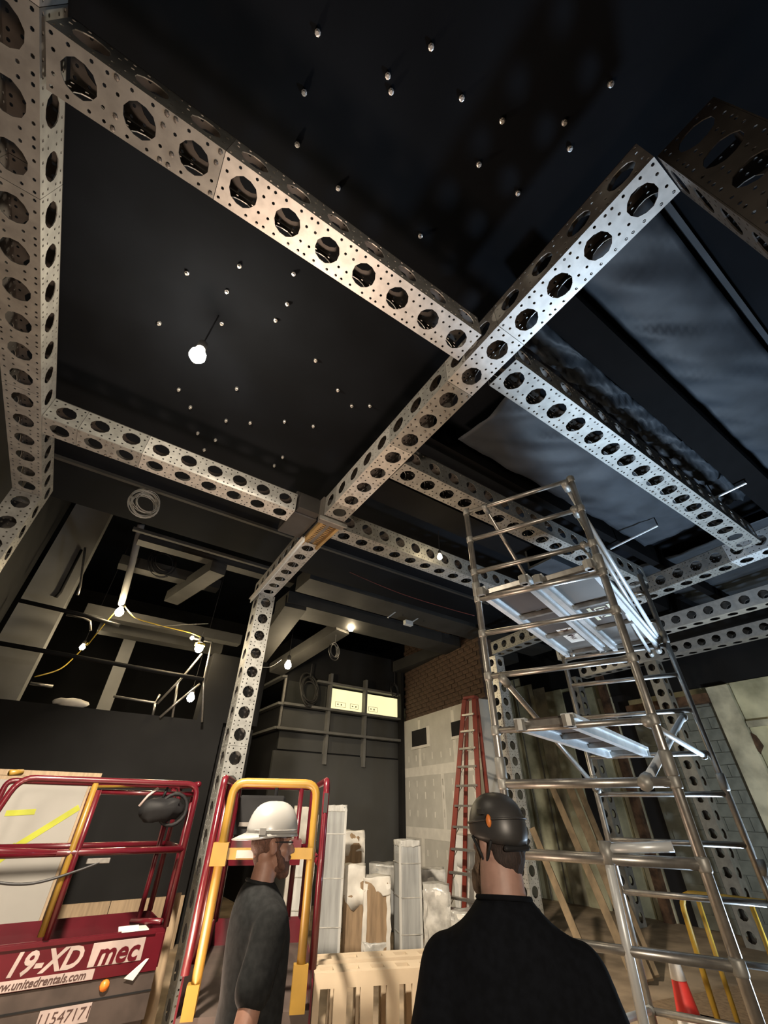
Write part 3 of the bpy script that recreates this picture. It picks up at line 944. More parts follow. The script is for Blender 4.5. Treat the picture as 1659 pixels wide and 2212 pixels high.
def deck(label, z, u0, u1, left_m, sticker=None):
    "platform board between the front and rear rungs; u0..u1 is the share of the tower's width, 0 at the left posts"
    f = FL + (FR - FL) * u0
    g = FL + (FR - FL) * u1
    r0 = RL + (RR - RL) * u0
    t = thing('scaffold_deck', label, 'platform', (f.x, f.y, z), math.atan2((r0 - f).y, (r0 - f).x))
    L = (r0 - f).length
    Wd = (g - f).length
    for (x0, x1, m) in ((0.02, 0.62, left_m), (0.66, 1.22, 'ply_dark'), (1.26, L - 0.02, 'ply_grey')):
        MB().box(x0, x1, -Wd + 0.05, -0.05, 0.055, 0.068).build('deck_panel', m, t)
    for y in (-Wd + 0.03, -0.03):
        rl = MB().box(-0.03, L + 0.03, y - 0.02, y + 0.02, 0.0, 0.055)
        rl.box(-0.03, L + 0.03, y - 0.036, y + 0.036, 0.048, 0.07).build('side_rail', 'alu_bright', t)
    for x in (0.0, 0.64, 1.24, L - 0.03):
        MB().box(x, x + 0.035, -Wd + 0.05, -0.05, 0.02, 0.055).build('cross_bar', 'alu', t)
    for y in (-Wd + 0.03, -0.03):
        for x in (-0.03, L + 0.03):
            MB().tube([(x, y, 0.0), (x, y, 0.06)], 0.034, 8).build('hook', 'steel_dull', t)
    return t, L, Wd


def text(name, s, size, m, parent, mtx, shear=0.0, bold=0.0, ext=0.001):
    cu = bpy.data.curves.new(name, 'FONT')
    cu.body = s
    cu.size = size
    cu.shear = shear
    cu.offset = bold
    cu.extrude = ext
    cu.align_x = 'CENTER'
    cu.align_y = 'CENTER'
    cu.resolution_u = 3
    cu.materials.append(MATS[m])
    o = bpy.data.objects.new(name, cu)
    COL.objects.link(o)
    dg = bpy.context.evaluated_depsgraph_get()
    me = bpy.data.meshes.new_from_object(o.evaluated_get(dg))
    bpy.data.objects.remove(o)
    me.name = name
    o = bpy.data.objects.new(name, me)
    COL.objects.link(o)
    if parent:
        o.parent = parent
    o.matrix_local = mtx
    return o


t, L, Wd = deck('left upper scaffold deck with a white paper label under it', 2.965, 0.02, 0.47, 'ply_dark')
lab = MB().box(1.18, 1.62, -0.30, -0.17, 0.052, 0.055).build('paper_label', 'wrap_white', t)
dwn = Matrix.Rotation(PI, 4, 'X')
text('lettering', 'XAM', 0.10, 'decal_dark', lab, Matrix.Translation((1.30, -0.235, 0.051)) @ dwn, bold=0.002)
text('lettering', 'MAX', 0.06, 'decal_dark', lab, Matrix.Translation((1.46, -0.235, 0.051)) @ dwn)
t, L, Wd = deck('right upper scaffold deck with a round cream emblem under it', 2.965, 0.50, 0.97, 'ply_grey')
mb = MB().lathe([(0.001, 0.0525), (0.125, 0.0525), (0.125, 0.055), (0.001, 0.055)], 26, Matrix.Translation((0.93, -Wd / 2, 0)))
em = mb.build('emblem', 'cream', t)
for y in (-0.078, 0.078):
    MB().box(0.77, 1.09, -Wd / 2 + y - 0.014, -Wd / 2 + y + 0.014, 0.049, 0.0525).build('emblem_bar', 'decal_dark' if False else 'cream', em)
for y in (-0.055, 0.055):
    MB().box(0.82, 1.04, -Wd / 2 + y - 0.009, -Wd / 2 + y + 0.009, 0.049, 0.0525).build('emblem_bar', 'decal_dark', em)
text('lettering', 'DRK', 0.105, 'decal_dark', em, Matrix.Translation((0.93, -Wd / 2, 0.050)) @ dwn, bold=0.004)
deck('lower scaffold deck with bright rails below the two upper decks', 2.045, 0.16, 0.56, 'ply_dark')

# ------------------------------------------------------------------ scissor lifts
def lift(label, loc, rz, gate_x, front_loop):
    """local x along the platform, 1.55 long; y across, 0.76 wide; the platform deck is 0.66 above the floor"""
    t = thing('scissor_lift', label, 'lift', loc, rz)
    L2, W2 = 0.775, 0.38
    ch = bevel(MB().box(-L2, L2, -W2 + .03, W2 - .03, 0.12, 0.36).build('chassis', 'chassis', t), 0.01)
    for x in (-0.55, 0.55):
        for y in (-W2 + 0.06, W2 - 0.06):
            MB().lathe([(0.03, -0.05), (0.13, -0.055), (0.15, -0.03), (0.15, 0.03), (0.13, 0.055), (0.03, 0.05)], 18, Matrix.Translation((x, y, 0.151)) @ Matrix.Rotation(PI / 2, 4, 'X')).build('wheel', 'rubber', ch)
    for k, z in enumerate((0.375, 0.44, 0.505)):
        for y in (-0.26, 0.26):
            MB().beamlike((-0.7, y, z), (0.7, y, z + 0.02), 0.05, 0.055).build('scissor_arm', 'chassis', t)
    for x in (-0.6, 0, 0.6):
        MB().tube([(x, -0.3, 0.47), (x, 0.3, 0.47)], 0.022, 8).build('pivot_pin', 'steel_dull', t)
    MB().box(-L2, L2, -W2, W2, 0.60, 0.66).build('deck', 'chassis', t)
    # toe boards
    for nm, b in (('toe_board', (-L2, L2, -W2 - 0.012, -W2, 0.60, 0.83)), ('toe_board', (-L2, L2, W2, W2 + 0.012, 0.60, 0.83)), ('toe_board', (L2, L2 + .012, -W2, W2, 0.60, 0.83))):
        MB().box(*b).build(nm, 'red', t)
    r = 0.025

    def rail(path, rad=0.0, rr=r, m='red', nm='guard_rail'):
        return MB().tube(rounded(path, rad) if rad else path, rr, 8).build(nm, m, t, True)
    T, Mz = 1.82, 1.33
    for y in (-W2, W2):
        if front_loop and y < 0:
            rail([(L2, y, 0.83), (L2, y, T), (-L2 + .12, y, T), (-L2 + .02, y, Mz + 0.03), (-0.2, y, Mz)], 0.11)
        else:
            rail([(L2, y, 0.83), (L2, y, T), (-L2, y, T), (-L2, y, 0.83)], 0.06)
        rail([(-L2, y, Mz), (L2, y, Mz)])
        rail([(gate_x, y, 0.83), (gate_x, y, T - 0.07)], nm='post')
    for x in ((L2,) if gate_x > -0.7 else (L2,)):
        rail([(x, -W2, Mz), (x, W2, Mz)])
        rail([(x, -W2, T), (x, W2, T)])
        rail([(x, -W2 + .12, 0.83), (x, -W2 + .12, T)], nm='post')
    return t, rail


# left lift: long side to the camera
tl, rail = lift('red scissor lift at the lower left with white lettering on its side', (0.425, 5.36, 0), 0.0, -0.06, True)
rail([(-0.1, -0.38, 0.85), (-0.1, -0.38, 1.80)], 0, 0.024, 'yellow', 'gate_post')
rail([(-0.04, -0.32, 1.74), (0.77, -0.32, 1.74)], 0, 0.02)
rail([(-0.06, 0.38, 1.80), (0.8, 0.38, 1.84)], 0, 0.022, 'yellow', 'yellow_bar')
rail([(-0.74, -0.36, 1.85), (-0.66, -0.3, 1.86)], 0, 0.022, 'yellow', 'yellow_bar')
rail([(0.62, 0.0, 0.7), (0.64, 0.0, 1.78)], 0, 0.022)
rail([(0.70, 0.38, 0.7), (0.70, 0.38, 1.8)], 0, 0.022)
rail([(0.55, -0.1, 0.84), (0.74, -0.36, 0.86)], 0, 0.022)
sp = bevel(MB().box(-0.7752, 0.7752, -0.396, -0.392, 0.585, 0.80).build('side_panel', 'red', tl), 0.002)
MB().box(-0.775, 0.70, -0.41, -0.392, 0.80, 0.822).build('panel_lip', 'red', tl)
MB().box(-0.775, 0.775, -0.385, -0.36, 0.33, 0.58).build('lower_panel', 'chassis', tl)
MB().box(-0.775, 0.775, -0.39, -0.35, 0.475, 0.485).build('panel_seam', 'black_plastic', tl)
fr = Matrix.Rotation(PI / 2, 4, 'X')
text('lettering', 'Micro', 0.15, 'decal', tl, Matrix.Translation((-0.60, -0.398, 0.715)) @ fr, 0.25, 0.004)
text('lettering', '19-XD', 0.165, 'decal', tl, Matrix.Translation((-0.02, -0.398, 0.715)) @ fr, 0.25, 0.005)
bd = bevel(MB().box(0.27, 0.64, -0.400, -0.396, 0.655, 0.785).build('badge', 'decal', tl), 0.0015)
text('lettering', 'mec', 0.175, 'red', bd, Matrix.Translation((0.455, -0.402, 0.715)) @ fr, 0.2, 0.0045)
ws = MB().box(-0.775, 0.33, -0.400, -0.396, 0.59, 0.645).build('web_strip', 'decal', tl)
text('lettering', 'www.unitedrentals.com', 0.062, 'decal_dark', ws, Matrix.Translation((-0.02, -0.402, 0.618)) @ fr, 0.2, 0.001)
sn = MB().box(0.06, 0.38, -0.3885, -0.385, 0.375, 0.47).build('number_plate', 'decal', tl)
text('lettering', '11547171', 0.085, 'decal_dark', sn, Matrix.Translation((0.22, -0.390, 0.42)) @ fr, 0.1)
MB().lathe([(0.001, 0.03), (0.03, 0.02), (0.035, 0)], 12, Matrix.Translation((0.43, -0.385, 0.545)) @ fr).build('amber_lens', 'orange_lens', tl, True)
MB().add([(0.55, -0.405, 0.57), (0.62, -0.405, 0.55), (0.70, -0.405, 0.66), (0.68, -0.400, 0.66)], [(0, 1, 2, 3)]).build('torn_sticker', 'wrap_white', tl)
bevel(MB().box(0.03, 0.20, -0.405, -0.385, 1.255, 1.29).build('latch_plate', 'alu', tl), 0.004)
cable('air_hose', 'black cable drooping across the left lift below its middle rail', [(-0.4, 4.95, 1.27), (-0.1, 4.93, 1.18), (0.15, 4.93, 1.16), (0.42, 4.95, 1.22), (0.6, 4.97, 1.28)], 0.010, 'cable_black')
bag = thing('tool_bag', 'dark harness bundle hanging from the upper rail of the left lift', 'bag', (0.93, 5.02, 1.62))
mb = MB().ball((0, 0, 0), (0.19, 0.09, 0.10), 16, 10)
for v in mb.v:
    v += noise.noise_vector(v * 12) * 0.045
mb.build('pouch', 'black_plastic', bag, True)
MB().tube([Vector((0.1, 0, 0.0)) + Vector((0.12 * math.cos(a), 0, 0.12 * math.sin(a))) for a in [i * 2 * PI / 18 for i in range(18)]], 0.016, 8, True).build('strap', 'black_plastic', bag, True)
MB().tube([(-0.2, 0, 0.02), (-0.15, 0, 0.10), (-0.08, 0, 0.16)], 0.012, 6).build('buckle_strap', 'decal', bag, True)
MB().tube([(-0.02, 0, 0.08), (0.0, 0.0, 0.17)], 0.012, 6).build('strap', 'black_plastic', bag, True)
pap = thing('paper_scrap', 'folded white paper lying on the edge of the left lift deck', 'paper', (0.97, 5.0, 0.825))
MB().box(-0.1, 0.1, -0.04, 0.12, 0.0, 0.006).build('sheet', 'wrap_white', pap)
MB().box(-0.1, 0.05, 0, 0.05, 0, 0.006, Matrix.Translation((-0.02, 0, 0)) @ Matrix.Rotation(0.4, 4, 'X')).build('fold', 'wrap_white', pap)

# middle lift: entrance end to the camera
AX = R(90 - 22.3)
cen = Vector((1.40, 3.48, 0)) + Vector((math.cos(AX), math.sin(AX), 0)) * 0.79
tm, rail = lift('red scissor lift with a yellow entrance gate behind the man in the white hard hat', cen, AX, -0.775, False)
g = [(-0.80, 0.305, 0.68), (-0.80, 0.305, 1.795), (-0.80, -0.305, 1.795), (-0.80, -0.305, 0.68)]
gate = MB().tube(rounded(g, 0.09), 0.029, 8).build('gate', 'yellow', tm, True)
MB().box(-0.83, -0.785, -0.31, 0.33, 1.36, 1.42).build('gate_bar', 'yellow', gate)
MB().box(-0.86, -0.77, 0.26, 0.36, 1.33, 1.45).build('gate_hinge', 'yellow', gate)
MB().box(-0.865, -0.82, 0.08, 0.20, 1.37, 1.41).build('gate_latch', 'steel_dull', gate)
MB().box(-0.83, -0.77, 0.28, 0.35, 0.66, 0.80).build('gate_foot', 'yellow', gate)
MB().box(-0.83, -0.77, -0.35, -0.26, 0.66, 0.86).build('gate_foot', 'yellow', gate)
MB().box(-0.80, -0.76, -0.395, -0.365, 1.62, 1.74).build('bumper', 'rubber', tm)
rail([(-0.55, 0.36, 0.83), (-0.55, 0.36, 1.79)], 0, 0.022)
rail([(0.1, -0.37, 0.83), (0.1, -0.37, 1.8)], 0, 0.022)
bx = bevel(MB().box(0.42, 0.74, -0.10, 0.34, 1.42, 1.74).build('control_box', 'black_plastic', tm), 0.02)
MB().box(0.40, 0.42, -0.06, 0.30, 1.5, 1.53).build('control_trim', 'bolt', bx)
MB().tube([(0.5, 0.0, 1.74), (0.48, 0.0, 1.83)], 0.018, 8).build('joystick', 'black_plastic', bx)
MB().box(0.44, 0.72, -0.30, 0.34, 1.22, 1.40).build('control_shelf', 'red', tm)

# ------------------------------------------------------------------ white board, plywood, crates
wb = thing('white_board', 'large white board with yellow tape marks standing behind the left lift', 'board', (-0.9, 6.8, 0))
bevel(MB().box(-0.3, 1.275, 0, 0.03, 0.02, 1.86).build('panel', 'board_white', wb), 0.003)
MB().box(1.275, 1.30, -0.01, 0.035, 0.0, 1.86).build('edge_strip', 'ply', wb)


def tape(x0, z0, x1, z1, wd=0.05):
    MB().beamlike((x0, -0.002, z0), (x1, -0.002, z1), 0.003, wd, (0, 0, 1)).build('tape_mark', 'tape_yellow', wb)


tape(1.26, 1.62, 0.82, 1.28, 0.06)
tape(0.82, 1.28, 0.50, 0.98, 0.085)
tape(0.52, 1.02, 0.98, 0.36, 0.085)
tape(0.60, 1.56, 0.86, 1.575, 0.05)
pb = thing('plywood_sheet', 'plywood sheet standing just behind and above the white board', 'board', (-0.9, 6.9, 0))
bevel(MB().box(-0.5, 1.38, 0, 0.02, 0.0, 1.96).build('sheet', 'ply', pb), 0.002)
MB().box(-0.5, 1.38, -0.002, 0, 1.90, 1.905).build('edge_line', 'plank', pb)
pq = thing('plywood_strip', 'narrow plywood strip standing against the column left of the yellow gate', 'board', (1.40, 5.62, 0))
bevel(MB().box(-0.055, 0.055, 0, 0.02, 0, 0.95, Matrix.Rotation(R(-5), 4, 'X')).build('strip', 'ply', pq), 0.002)


def crate(label, p, q, depth, z, n):
    p, q = Vector(p), Vector(q)
    rz = math.atan2((q - p).y, (q - p).x)
    t = thing('slotted_crate', label, 'crate', (p.x, p.y, 0), rz)
    L = (q - p).length
    pit = L / n
    sw = pit * 0.52
    mt = MB()
    mt.box(0, L, 0, depth * 0.28, z - 0.03, z)
    mt.box(0, L, depth * 0.72, depth, z - 0.03, z)
    for k in range(n + 1):
        x0 = 0 if k == 0 else (k - 0.5) * pit + sw / 2
        x1 = L if k == n else (k + 0.5) * pit - sw / 2
        mt.box(x0, x1, depth * 0.28, depth * 0.72, z - 0.03, z)
    mt.build('top_panel', 'crate', t)
    s0, s1 = 0.12, z - 0.085
    for y0 in (0, depth - 0.03):
        mt = MB()
        mt.box(0, L, y0, y0 + 0.03, 0.0, s0)
        mt.box(0, L, y0, y0 + 0.03, s1, z - 0.03)
        for k in range(n + 1):
            x0 = 0 if k == 0 else (k - 0.5) * pit + sw / 2
            x1 = L if k == n else (k + 0.5) * pit - sw / 2
            mt.box(x0, x1, y0, y0 + 0.03, s0, s1)
        mt.build('side_panel', 'crate', t)
    for x in (0, L - 0.03):
        MB().box(x, x + 0.03, 0.03, depth - 0.03, 0, z - 0.03).build('end_panel', 'crate', t)
    MB().box(0.03, L - 0.03, 0.03, depth - 0.03, 0, 0.03).build('floor_panel', 'crate', t)


crate('front cream slotted crate between the lift and the man in black', (2.215, 4.175), (3.40, 3.72), 0.215, 0.60, 6)
crate('rear cream slotted crate directly behind the front one', (2.335, 4.455), (3.62, 3.98), 0.215, 0.60, 6)

# ------------------------------------------------------------------ wrapped packages
def crumple(mb, amp, fr, seed=0):
    for v in mb.v:
        v += noise.noise_vector(v * fr + Vector((seed, 0, 0))) * amp
    return mb


def gridbox(sx, sy, sz, nx=6, ny=6, nz=10):
    "a closed box, subdivided"
    bm = bmesh.new()
    bmesh.ops.create_cube(bm, size=1)
    bmesh.ops.subdivide_edges(bm, edges=bm.edges[:], cuts=7, use_grid_fill=True)
    mb = MB()
    bm.verts.ensure_lookup_table()
    mb.v = [Vector((v.co.x * sx, v.co.y * sy, (v.co.z + 0.5) * sz)) for v in bm.verts]
    mb.f = [[v.index for v in f.verts] for f in bm.faces]
    bm.free()
    return mb


def block(label, pos, rz, sx, sy, h, m, seed):
    t = thing('foam_block', label, 'package', pos, rz)
    crumple(gridbox(sx, sy, h), 0.012, 5, seed).build('block', m, t, True)
    for k in range(3):
        z = h * (0.2 + 0.3 * k)
        MB().box(-sx / 2 - .008, sx / 2 + .008, -sy / 2 - .008, sy / 2 + .008, z, z + 0.012).build('wrap_band', 'wrap_plastic', t)
    crumple(gridbox(sx * 1.03, sy * 1.03, 0.07), 0.02, 12, seed).build('top_cap', 'foam', t, True).location = (0, 0, h - 0.05)
    for s_ in (-1, 1):
        MB().box(s_ * sx / 2 - .03, s_ * sx / 2 + .004, -sy / 2 - 0.006, -sy / 2 + 0.03, 0.01, h - 0.02).build('corner_guard', 'foam', t)
    return t


def package(label, pos, rz, sx, sy, h, seed, cap=0.25, front=True, capm='wrap_white', body='cardboard', lean=0.0):
    t = thing('wrapped_package', label, 'package', pos, rz)
    mb = gridbox(sx, sy, h)
    crumple(mb, 0.012, 4, seed)
    mb.build('carton', body, t, True)
    mb = gridbox(sx * 1.05, sy * 1.07, h * cap)
    for v in mb.v:
        if v.z < 0.02:
            v.z -= 0.10 * (0.5 + noise.noise(Vector((v.x * 9, v.y * 9, seed))))
    crumple(mb, 0.03, 7, seed + 3)
    mb.build('wrap_cap', capm, t, True).location = (0, 0, h * (1 - cap) + 0.03)
    if front:
        for s_ in (-1, 1):
            mb = gridbox(sx * 0.16, sy * 1.06, h * 0.95)
            crumple(mb, 0.022, 8, seed + s_)
            mb.build('wrap_side', capm, t, True).location = (s_ * sx * 0.47, 0, 0)
        crumple(gridbox(sx * 1.04, sy * 1.06, 0.16), 0.03, 9, seed + 5).build('wrap_foot', 'wrap_plastic', t, True)
    return t


AZR = lambda a: -R(a)
block('tallest grey foam-wrapped block standing right of the yellow gate', az(29.0, 7.95), AZR(27), 0.31, 0.30, 1.66, 'foam_grey', 1)
block('shorter grey foam-wrapped block standing in front of the drywall corner', az(36.9, 8.15), AZR(20), 0.30, 0.42, 1.24, 'foam_grey', 2)
block('pale foam-wrapped block seen through the yellow gate', az(25.9, 7.6), AZR(26), 0.24, 0.24, 1.1, 'foam', 3)
package('open wrapped carton behind the tallest foam block', az(31.1, 9.6), AZR(30), 0.36, 0.34, 1.28, 11, 0.2)
package('carton under a white paper hood between the two foam blocks', az(31.35, 8.25), AZR(30), 0.29, 0.3, 0.92, 12, 0.42, False)
package('brown carton in torn white wrap left of the shorter foam block', az(33.75, 8.2), AZR(33), 0.36, 0.3, 0.80, 13, 0.14)
package('glossy plastic-wrapped bundle right of the shorter foam block', az(39.9, 7.9), AZR(40), 0.34, 0.3, 0.76, 14, 0.9, True, 'wrap_plastic', 'wrap_white')
package('plastic-wrapped pipe bundle behind the two foam blocks', az(35.6, 9.7), AZR(36), 0.85, 0.35, 0.82, 15, 0.3, False, 'wrap_plastic', 'foam_grey')
package('row of small wrapped boxes behind the glossy bundle', az(39.6, 9.3), AZR(36), 0.40, 0.3, 0.80, 16, 0.2, True, 'wrap_plastic', 'wrap_white')
package('white wrapped package low behind the ladder foot', az(42.6, 7.8), AZR(42), 0.34, 0.3, 0.52, 17, 0.5, True, 'wrap_plastic', 'wrap_white')
package('tall white wrapped package leaning behind the ladder', az(43.2, 9.5), AZR(42), 0.42, 0.3, 1.25, 18, 0.3, True, 'drywall', 'wrap_white')
package('white bundle with a crumpled top behind the man in the hard hat', az(25.6, 9.4), AZR(25), 0.42, 0.34, 1.62, 19, 0.25, True, 'wrap_white', 'wrap_white')
pl = thing('packing_sheet', 'loose cream packing sheet lying on the floor before the foam blocks', 'sheet', az(33.5, 7.3, 0.03), AZR(34))
mb = MB()
for i in range(25):
    for j in range(9):
        mb.v.append(Vector((-0.9 + 1.8 * i / 24, -0.35 + 0.7 * j / 8, 0.06 + 0.06 * noise.noise(Vector((i * .35, j * .5, 2))))))
for i in range(24):
    for j in range(8):
        a = i * 9 + j
        mb.f.append([a, a + 9, a + 10, a + 1])
o = mb.build('sheet', 'crate', pl, True)
o.modifiers.new('t', 'SOLIDIFY').thickness = 0.01

# ------------------------------------------------------------------ red step ladder
lt = thing('step_ladder', 'tall orange-red step ladder with grey steps in front of the drywall', 'ladder', (0, 0, 0))
LT, LB = atd(1003, 1512, 8.7), atd(957, 2000, 8.45)
RT_, RB_ = atd(1024, 1511, 8.6), atd(1041, 1960, 7.95)
LB.z = RB_.z = 0.02
RT_.z = LT.z
cT, cB = (LT + RT_) / 2, (LB + RB_) / 2
for a, b in ((LB, LT), (RB_, RT_)):
    MB().beamlike(a, b, 0.03, 0.085, (0.3, -1, 0)).build('side_rail', 'ladder_orange', lt)
    MB().box(-0.04, 0.04, -0.05, 0.05, -0.02, 0.06, Matrix.Translation(a)).build('foot', 'rubber', lt)
back = Vector((0.55, 0.18, 0))
for a, b in ((LB + back, LT + Vector((0.1, 0.03, 0))), (RB_ + back, RT_ + Vector((0.1, 0.03, 0)))):
    MB().beamlike(a, b, 0.03, 0.07, (0.3, -1, 0)).build('rear_rail', 'ladder_orange', lt)
NS = 12
for k in range(1, NS):
    u = k / NS
    a, b = LB.lerp(LT, u), RB_.lerp(RT_, u)
    st = MB().beamlike(a, b, 0.09, 0.03).build('step', 'alu', lt)
    for e, f in ((a, b), (b, a)):
        d = (f - e).normalized()
        MB().beamlike(e + d * 0.02 - Vector((0, 0, .1)), e + d * 0.1 - Vector((0, 0, .01)), 0.015, 0.006).build('step_brace', 'alu', st)
    if k % 3 == 0:
        w_ = Vector((0.1, 0.03, 0)).lerp(back, 1 - u)
        MB().beamlike(a + w_, b + w_, 0.025, 0.025).build('rear_brace', 'alu', lt)
bevel(MB().beamlike(LT.lerp(RT_, -.1) + Vector((.05, 0, .03)), RT_.lerp(LT, -.1) + Vector((.05, 0, .03)), 0.18, 0.05).build('top_cap', 'ladder_orange', lt), 0.008)

# ------------------------------------------------------------------ leaning planks, barricade, cone
for i, (a, b, da, db, wd, lb) in enumerate((((1188, 1690), (1352, 2075), 9.2, 7.7, 0.10, 'pale plank leaning against the plaster wall, leftmost of four'),
                                            ((1226, 1690), (1385, 2085), 9.5, 7.9, 0.13, 'wide brown plank leaning second from the left'),
                                            ((1246, 1690), (1402, 2080), 9.8, 8.1, 0.10, 'brown plank leaning third from the left'),
                                            ((1150, 1790), (1235, 2000), 8.3, 7.5, 0.09, 'short pale plank leaning behind the neck of the man in black'))):
    p, q = atd(*a, da), atd(*b, db)
    if q.z > 0.05:
        q = q + (q - p) * (q.z / (p.z - q.z))
    q.z = max(q.z, 0.05)
    t = thing('plank', lb, 'plank', q)
    bevel(MB().beamlike(Vector((0, 0, 0)), p - q, wd, 0.045, (1, 0.6, 0)).build('board', 'plank', t), 0.004)
bt = thing('barricade', 'yellow tubular barricade standing behind the scaffold tower', 'barrier', az(62.6, 5.5), 0)
pB = az(67.6, 5.5) - az(62.6, 5.5)
e = pB.normalized()
out = [Vector((0, 0, 0.02)), Vector((0, 0, 1.09)), e * 0.86 + Vector((0, 0, 1.06)), e * 0.86 + Vector((0, 0, 0.02))]
MB().tube(rounded(out, 0.12), 0.023, 8).build('frame', 'yellow_paint', bt, True)
for u in (0.13, 0.5):
    MB().tube([e * u + Vector((0, 0, 0.12)), e * u + Vector((0, 0, 1.085 - 0.03 * u))], 0.019, 8).build('upright', 'yellow_paint', bt, True)
MB().tube([Vector((0, 0, 0.12)), e * 0.86 + Vector((0, 0, 0.12))], 0.016, 8).build('lower_rail', 'yellow_paint', bt, True)
for u in (0.0, 0.86):
    nrm = Vector((-e.y, e.x, 0))
    MB().tube([e * u - nrm * 0.25 + Vector((0, 0, 0.02)), e * u + nrm * 0.25 + Vector((0, 0, 0.02))], 0.023, 8).build('foot', 'yellow_paint', bt, True)
ct = thing('traffic_cone', 'red traffic cone with white reflective collars behind the scaffold', 'cone', az(60.6, 5.25))


def cr(z):
    return 0.145 - (0.145 - 0.032) * z / 0.72


bevel(MB().box(-0.19, 0.19, -0.19, 0.19, 0, 0.03).build('base', 'cone_red', ct), 0.01)
MB().lathe([(cr(0), 0.02), (cr(0.40), 0.40), (cr(0.72), 0.72), (0.02, 0.725)], 24).build('body', 'cone_red', ct, True)
for z0, z1 in ((0.30, 0.43), (0.60, 0.715)):
    MB().lathe([(cr(z0) + .001, z0), (cr(z0) + .004, z0 + .002), (cr(z1) + .004, z1 - .002), (cr(z1) + .001, z1)], 24, cap=False).build('collar', 'reflect_white', ct, True)
for (x, y, sx, sy, rz, m, lb) in ((5.6, 2.9, 1.4, 0.9, 0.3, 'ply', 'plywood offcut lying on the floor behind the traffic cone'), (6.6, 3.2, 1.6, 1.0, -0.2, 'cardboard', 'flattened brown carton on the floor beyond the barricade')):
    t = thing('floor_sheet', lb, 'board', (x, y, 0.0), rz)
    bevel(MB().box(-sx / 2, sx / 2, -sy / 2, sy / 2, 0.001, 0.02).build('sheet', m, t), 0.003)
fe = thing('red_canister', 'small red canister mounted on the plaster wall right of the black helmet', 'canister', (XW - 0.29, 8.75, 0.92))
MB().lathe([(0.07, 0.0), (0.08, 0.02), (0.08, 0.34), (0.05, 0.40), (0.03, 0.42), (0.03, 0.46)], 16).build('cylinder', 'red', fe, True)
MB().box(-0.03, 0.1, -0.02, 0.02, 0.46, 0.48).build('valve', 'black_plastic', fe)
MB().box(0.07, 0.19, -0.03, 0.03, 0.1, 0.3).build('wall_bracket', 'steel_dull', fe)

# ------------------------------------------------------------------ people
def melt(name, mb, m, parent, voxel=0.012, smooth=6, sub=0, wrinkle=0.0, wf=8):
    me = mb.mesh(name)
    o = bpy.data.objects.new(name, me)
    COL.objects.link(o)
    md = o.modifiers.new('r', 'REMESH')
    md.mode = 'VOXEL'
    md.voxel_size = voxel
    s_ = o.modifiers.new('s', 'SMOOTH')
    s_.factor = 0.5
    s_.iterations = smooth
    dg = bpy.context.evaluated_depsgraph_get()
    me2 = bpy.data.meshes.new_from_object(o.evaluated_get(dg))
    bpy.data.objects.remove(o)
    me2.name = name
    if wrinkle:
        for v in me2.vertices:
            n_ = Vector(v.normal)
            p = v.co
            v.co = p + n_ * wrinkle * noise.noise(Vector((p.x * wf, p.y * wf, p.z * wf * 0.45)))
    return obj(name, me2, m, parent, True)


